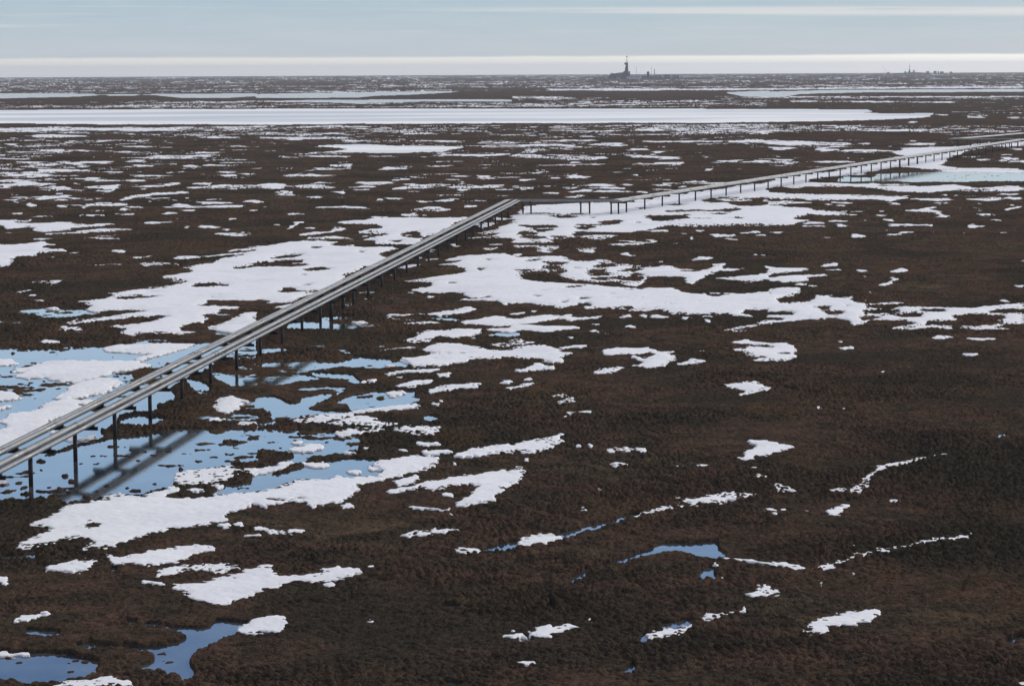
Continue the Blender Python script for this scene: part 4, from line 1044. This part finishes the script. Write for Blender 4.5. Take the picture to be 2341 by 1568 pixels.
mast = empty('mast'); mast.parent = rig; mast.location = (X1(820), 0, Z1(310))
ht = Z1(205) - Z1(310)
m = MB()
for sx in (-1, 1):
    for sy in (-1, 1): m.cyl((sx * 1.3, sy * 1.3, 0), (sx * .9, sy * .9, ht), .22, n=5)
nb = 7
for j in range(nb):
    z0, z1 = ht * j / nb, ht * (j + 1) / nb
    for sy in (-1, 1):
        m.cyl((-1.2, sy * 1.2, z0), (1.1, sy * 1.1, z1), .13, n=4); m.cyl((1.2, sy * 1.2, z0), (-1.1, sy * 1.1, z1), .13, n=4)
    for sx in (-1, 1): m.cyl((sx * 1.2, -1.2, z0), (sx * 1.1, 1.2, z1), .13, n=4)
m.build('lattice', M_PALE, mast)
MB().box(-1.9, 1.9, -1.7, 1.7, ht - 1.5, ht + .6).box(-.25, .25, -.25, .25, ht + .6, ht + 2.6).build('crown_block', M_RIG, mast)
MB().box(-1.5, 1.5, -1.45, 1.45, ht * .18, ht * .30).build('racking_board', M_RUST, mast)

def light_pole(x, top, lab):
    e = empty('light_pole', loc1(x, -10), rz1, lab, 'light pole', 'tall light poles beside the rig')
    h = (520 - top) / K1 + 6
    MB().cyl((0, 0, -.3), (0, 0, h), .32, .2, n=8).build('pole', M_RIG, e)
    MB().box(-1.1, 1.1, -.3, .3, h - .1, h + .9).build('lamp_head', M_RIG, e)
light_pole(982, 368, 'slim light pole standing just right of the tall drilling rig')
light_pole(1237, 367, 'slim light pole standing between the silo and the flare stack')
e = empty('silo', loc1(1180, 0), rz1, 'dark upright tank with a domed top right of the rig', 'silo')
MB().cyl((0, 0, -.3), (0, 0, 17.5), 3.6, n=20).build('tank_body', M_RIG, e, smooth=True)
MB().cyl((0, 0, 17.5), (0, 0, 19.0), 3.6, 1.6, n=20).build('tank_roof', M_RIG, e, smooth=True)
e = empty('flare_stack', loc1(1287, 0), rz1, 'red and white banded stack on a lattice right of the silo', 'stack')
m = MB()
for sx in (-1, 1):
    for sy in (-1, 1): m.cyl((sx * 1.4, sy * 1.4, -.3), (sx * .7, sy * .7, 20), .15, n=4)
for j in range(6): m.cyl((-1.2, -1.1, j * 3.3), (1.1, -1.1, (j + 1) * 3.3), .12, n=4)
m.build('frame', M_RIG, e)
for j, mm in enumerate((M_PALE, M_RED, M_PALE, M_RED)):
    MB().cyl((0, 0, 11 + j * 3.6), (0, 0, 14.6 + j * 3.6), .95, n=10).build('stack_band', mm, e)
def module(x0, x1, top, dy, mat, lab, roof=True):
    e = empty('site_building', loc1((x0 + x1) / 2, dy), rz1, lab, 'building', 'low buildings of the drill site')
    wd = (x1 - x0) / K1 / 2; h = (572 - top) / K1
    m = MB(); m.box(-wd, wd, -4, 4, -.3, h); m.build('walls', mat, e)
    m = MB(); m.prism([(-wd - .3, h), (wd + .3, h), (wd, h + .7), (-wd, h + .7)], -4.3, 4.3); m.build('roof', M_RIG, e)
    m = MB()
    for j in range(int(wd * 2 / 3)): m.box(-wd + 1 + j * 3, -wd + 2 + j * 3, -4.05, -3.98, h * .45, h * .75)
    m.build('window_row', M_PALE, e)
module(1070, 1150, 530, -6, M_RIG, 'low dark building left of the silo')
module(1205, 1275, 528, -12, M_RIG, 'low dark building under the flare stack')
module(1290, 1400, 520, 0, M_RIG, 'longest dark low building right of the flare stack')
module(1455, 1540, 514, 8, M_RIG, 'dark flat building right of the small crane')
module(1590, 1650, 524, -4, M_RUST, 'brown low building second from the right end of the pad')
module(1662, 1700, 522, 4, M_RIG, 'small dark building at the right end of the pad')
module(890, 1050, 552, -20, M_PALE, 'long pale low shed between the rig and the silo')
module(255, 330, 563, 10, M_RIG, 'flat dark shed at the left end of the pad')
module(345, 450, 560, 0, M_RIG, 'long flat dark shed left of the rig')
e = empty('crane', loc1(1425, -14), rz1, 'small crane with raised boom among the low buildings', 'crane')
MB().box(-3, 3, -1.5, 1.5, -.3, 3.4).build('carrier', M_RIG, e)
MB().box(-1.2, 1.8, -1.3, 1.3, 3.4, 6.0).build('cab', M_PALE, e)
MB().cyl((0, 0, 5), (7.5, 0, 13), .4, .25, n=6).build('boom', M_RIG, e)

# ---- the second, farther site
S2, rz2 = site(3300.5, 330, 11000.0)
K2 = 3.72
def loc2(x, dy=0):
    r = Vector((math.cos(rz2), math.sin(rz2), 0)); f = Vector((-math.sin(rz2), math.cos(rz2), 0))
    q = S2 + r * ((x - 940) / K2) + f * dy; return (q.x, q.y, drop(q.x ** 2 + q.y ** 2) + 2.5)
pad = MB(); n = 0
oc_ = [(-420, 0), (-300, 3), (-130, 6), (-40, 8), (20, 9), (150, 8.5), (260, 7), (330, 3), (400, 0)]
pad.prism([(x / K2, zz * 1.0) for x, zz in [(-450, -4)] + oc_ + [(830 * 1.0, 2), (840, -4)]][::-1], -60, 60)
o = pad.build('low_rise', M_TUN); o.location = S2; o.rotation_euler = (0, 0, rz2); tag(o, 'faint low rise under the farther drill site', 'rise', kind='structure')
rig2 = empty('drilling_rig', loc2(940), rz2, 'faint small drilling rig on the horizon near the right edge', 'drilling rig')
B2 = 5.0
MB().prism([(-7.5, B2 - 6), (8.5, B2 - 6), (8.5, B2 + 1), (5, B2 + 3.5), (2.6, B2 + 9), (2.6, B2 + 17), (-2.6, B2 + 17), (-2.6, B2 + 9), (-5.5, B2 + 4), (-7.5, B2 + 1)][::-1], -6, 6).build('tower', M_RIG, rig2)
m = MB()
for sx in (-1, 1):
    for sy in (-1, 1): m.cyl((sx * 1.3, sy * 1.2, B2 + 17), (sx * .7, sy * .7, B2 + 40), .4, n=4)
for j in range(6): m.cyl((-1.2, -1.2, B2 + 17 + j * 3.8), (1.1, -1.1, B2 + 20.8 + j * 3.8), .25, n=4)
m.build('mast', M_RIG, rig2)
MB().box(-1, 3.6, -2, 2, B2 + 25, B2 + 28).build('racking_board', M_RIG, rig2)
for xx, lab in ((1000, 'left one of two faint upright tanks beside the farther rig'), (1020, 'right one of two faint upright tanks beside the farther rig')):
    e = empty('silo', loc2(xx), rz2, lab, 'silo', 'tanks of the farther drill site')
    MB().cyl((0, 0, 0), (0, 0, 15), 2.2, n=14).build('tank_body', M_RIG, e, smooth=True)
    MB().cyl((0, 0, 15), (0, 0, 15.8), 2.2, 1.0, n=14).build('tank_roof', M_RIG, e)
def b2(x0, x1, top, lab, dome=False):
    e = empty('site_building', loc2((x0 + x1) / 2), rz2, lab, 'building', 'buildings of the farther drill site')
    wd = (x1 - x0) / K2 / 2; h = (380 - top) / K2 + 3
    MB().box(-wd, wd, -5, 5, -1, h).build('walls', M_RIG, e)
    k = .5 if dome else .85
    MB().prism([(-wd - .2, h), (wd + .2, h), (wd * k, h + 1.6), (-wd * k, h + 1.6)], -5.2, 5.2).build('roof', M_RIG, e)
b2(855, 885, 358, 'faint gabled building left of the farther rig', True)
b2(1212, 1262, 358, 'faint wide building, first one right of the two far tanks')
b2(1335, 1385, 354, 'faint tall building third from the right on the horizon')
b2(1402, 1424, 356, 'faint narrow building second from the right end of the cluster')
b2(1440, 1502, 362, 'faint flat building beside the narrow one on the horizon')
b2(1600, 1642, 366, 'faint rounded building farthest right on the horizon', True)
b2(575, 612, 370, 'faint low building at the foot of the leaning crane boom')
e = empty('crane', loc2(570), rz2, 'faint crane boom leaning left on the horizon', 'crane')
MB().box(-3, 3, -2, 2, -1, 5).build('carrier', M_RIG, e)
MB().cyl((0, 0, 4), (-21, 0, 38), .45, .3, n=5).build('boom', M_RIG, e)
for xx, tp in ((867, 318), (1070, 322), (1265, 285)):
    e = empty('light_pole', loc2(xx), rz2, {867: 'faint pole above the gabled far building', 1070: 'faint pole right of the two far tanks', 1265: 'faint tall pole above the wide far building'}[xx], 'light pole', 'poles of the farther drill site')
    h = (380 - tp) / K2 + 3
    MB().cyl((0, 0, 0), (0, 0, h), .3, .2, n=5).build('pole', M_RIG, e)
    MB().box(-.8, .8, -.3, .3, h - .6, h + .3).build('lamp_head', M_RIG, e)

# ------------------------------------------------------------------ air
HAZE = 4.5e-5
hz = MB().box(-23500, 23500, -23500, 23500, -72.0, 64.0)
m, t, b = new_mat('haze'); t.nodes.remove(b)
pv = N(t, 'ShaderNodeVolumePrincipled'); pv.inputs['Density'].default_value = HAZE; pv.inputs['Color'].default_value = (.88, .92, 1.0, 1); pv.inputs['Anisotropy'].default_value = .2
t.links.new(pv.outputs[0], t.nodes['Material Output'].inputs['Volume'])
o = hz.build('haze', m); tag(o, 'thin blue air haze over the whole plain', 'haze', kind='stuff')
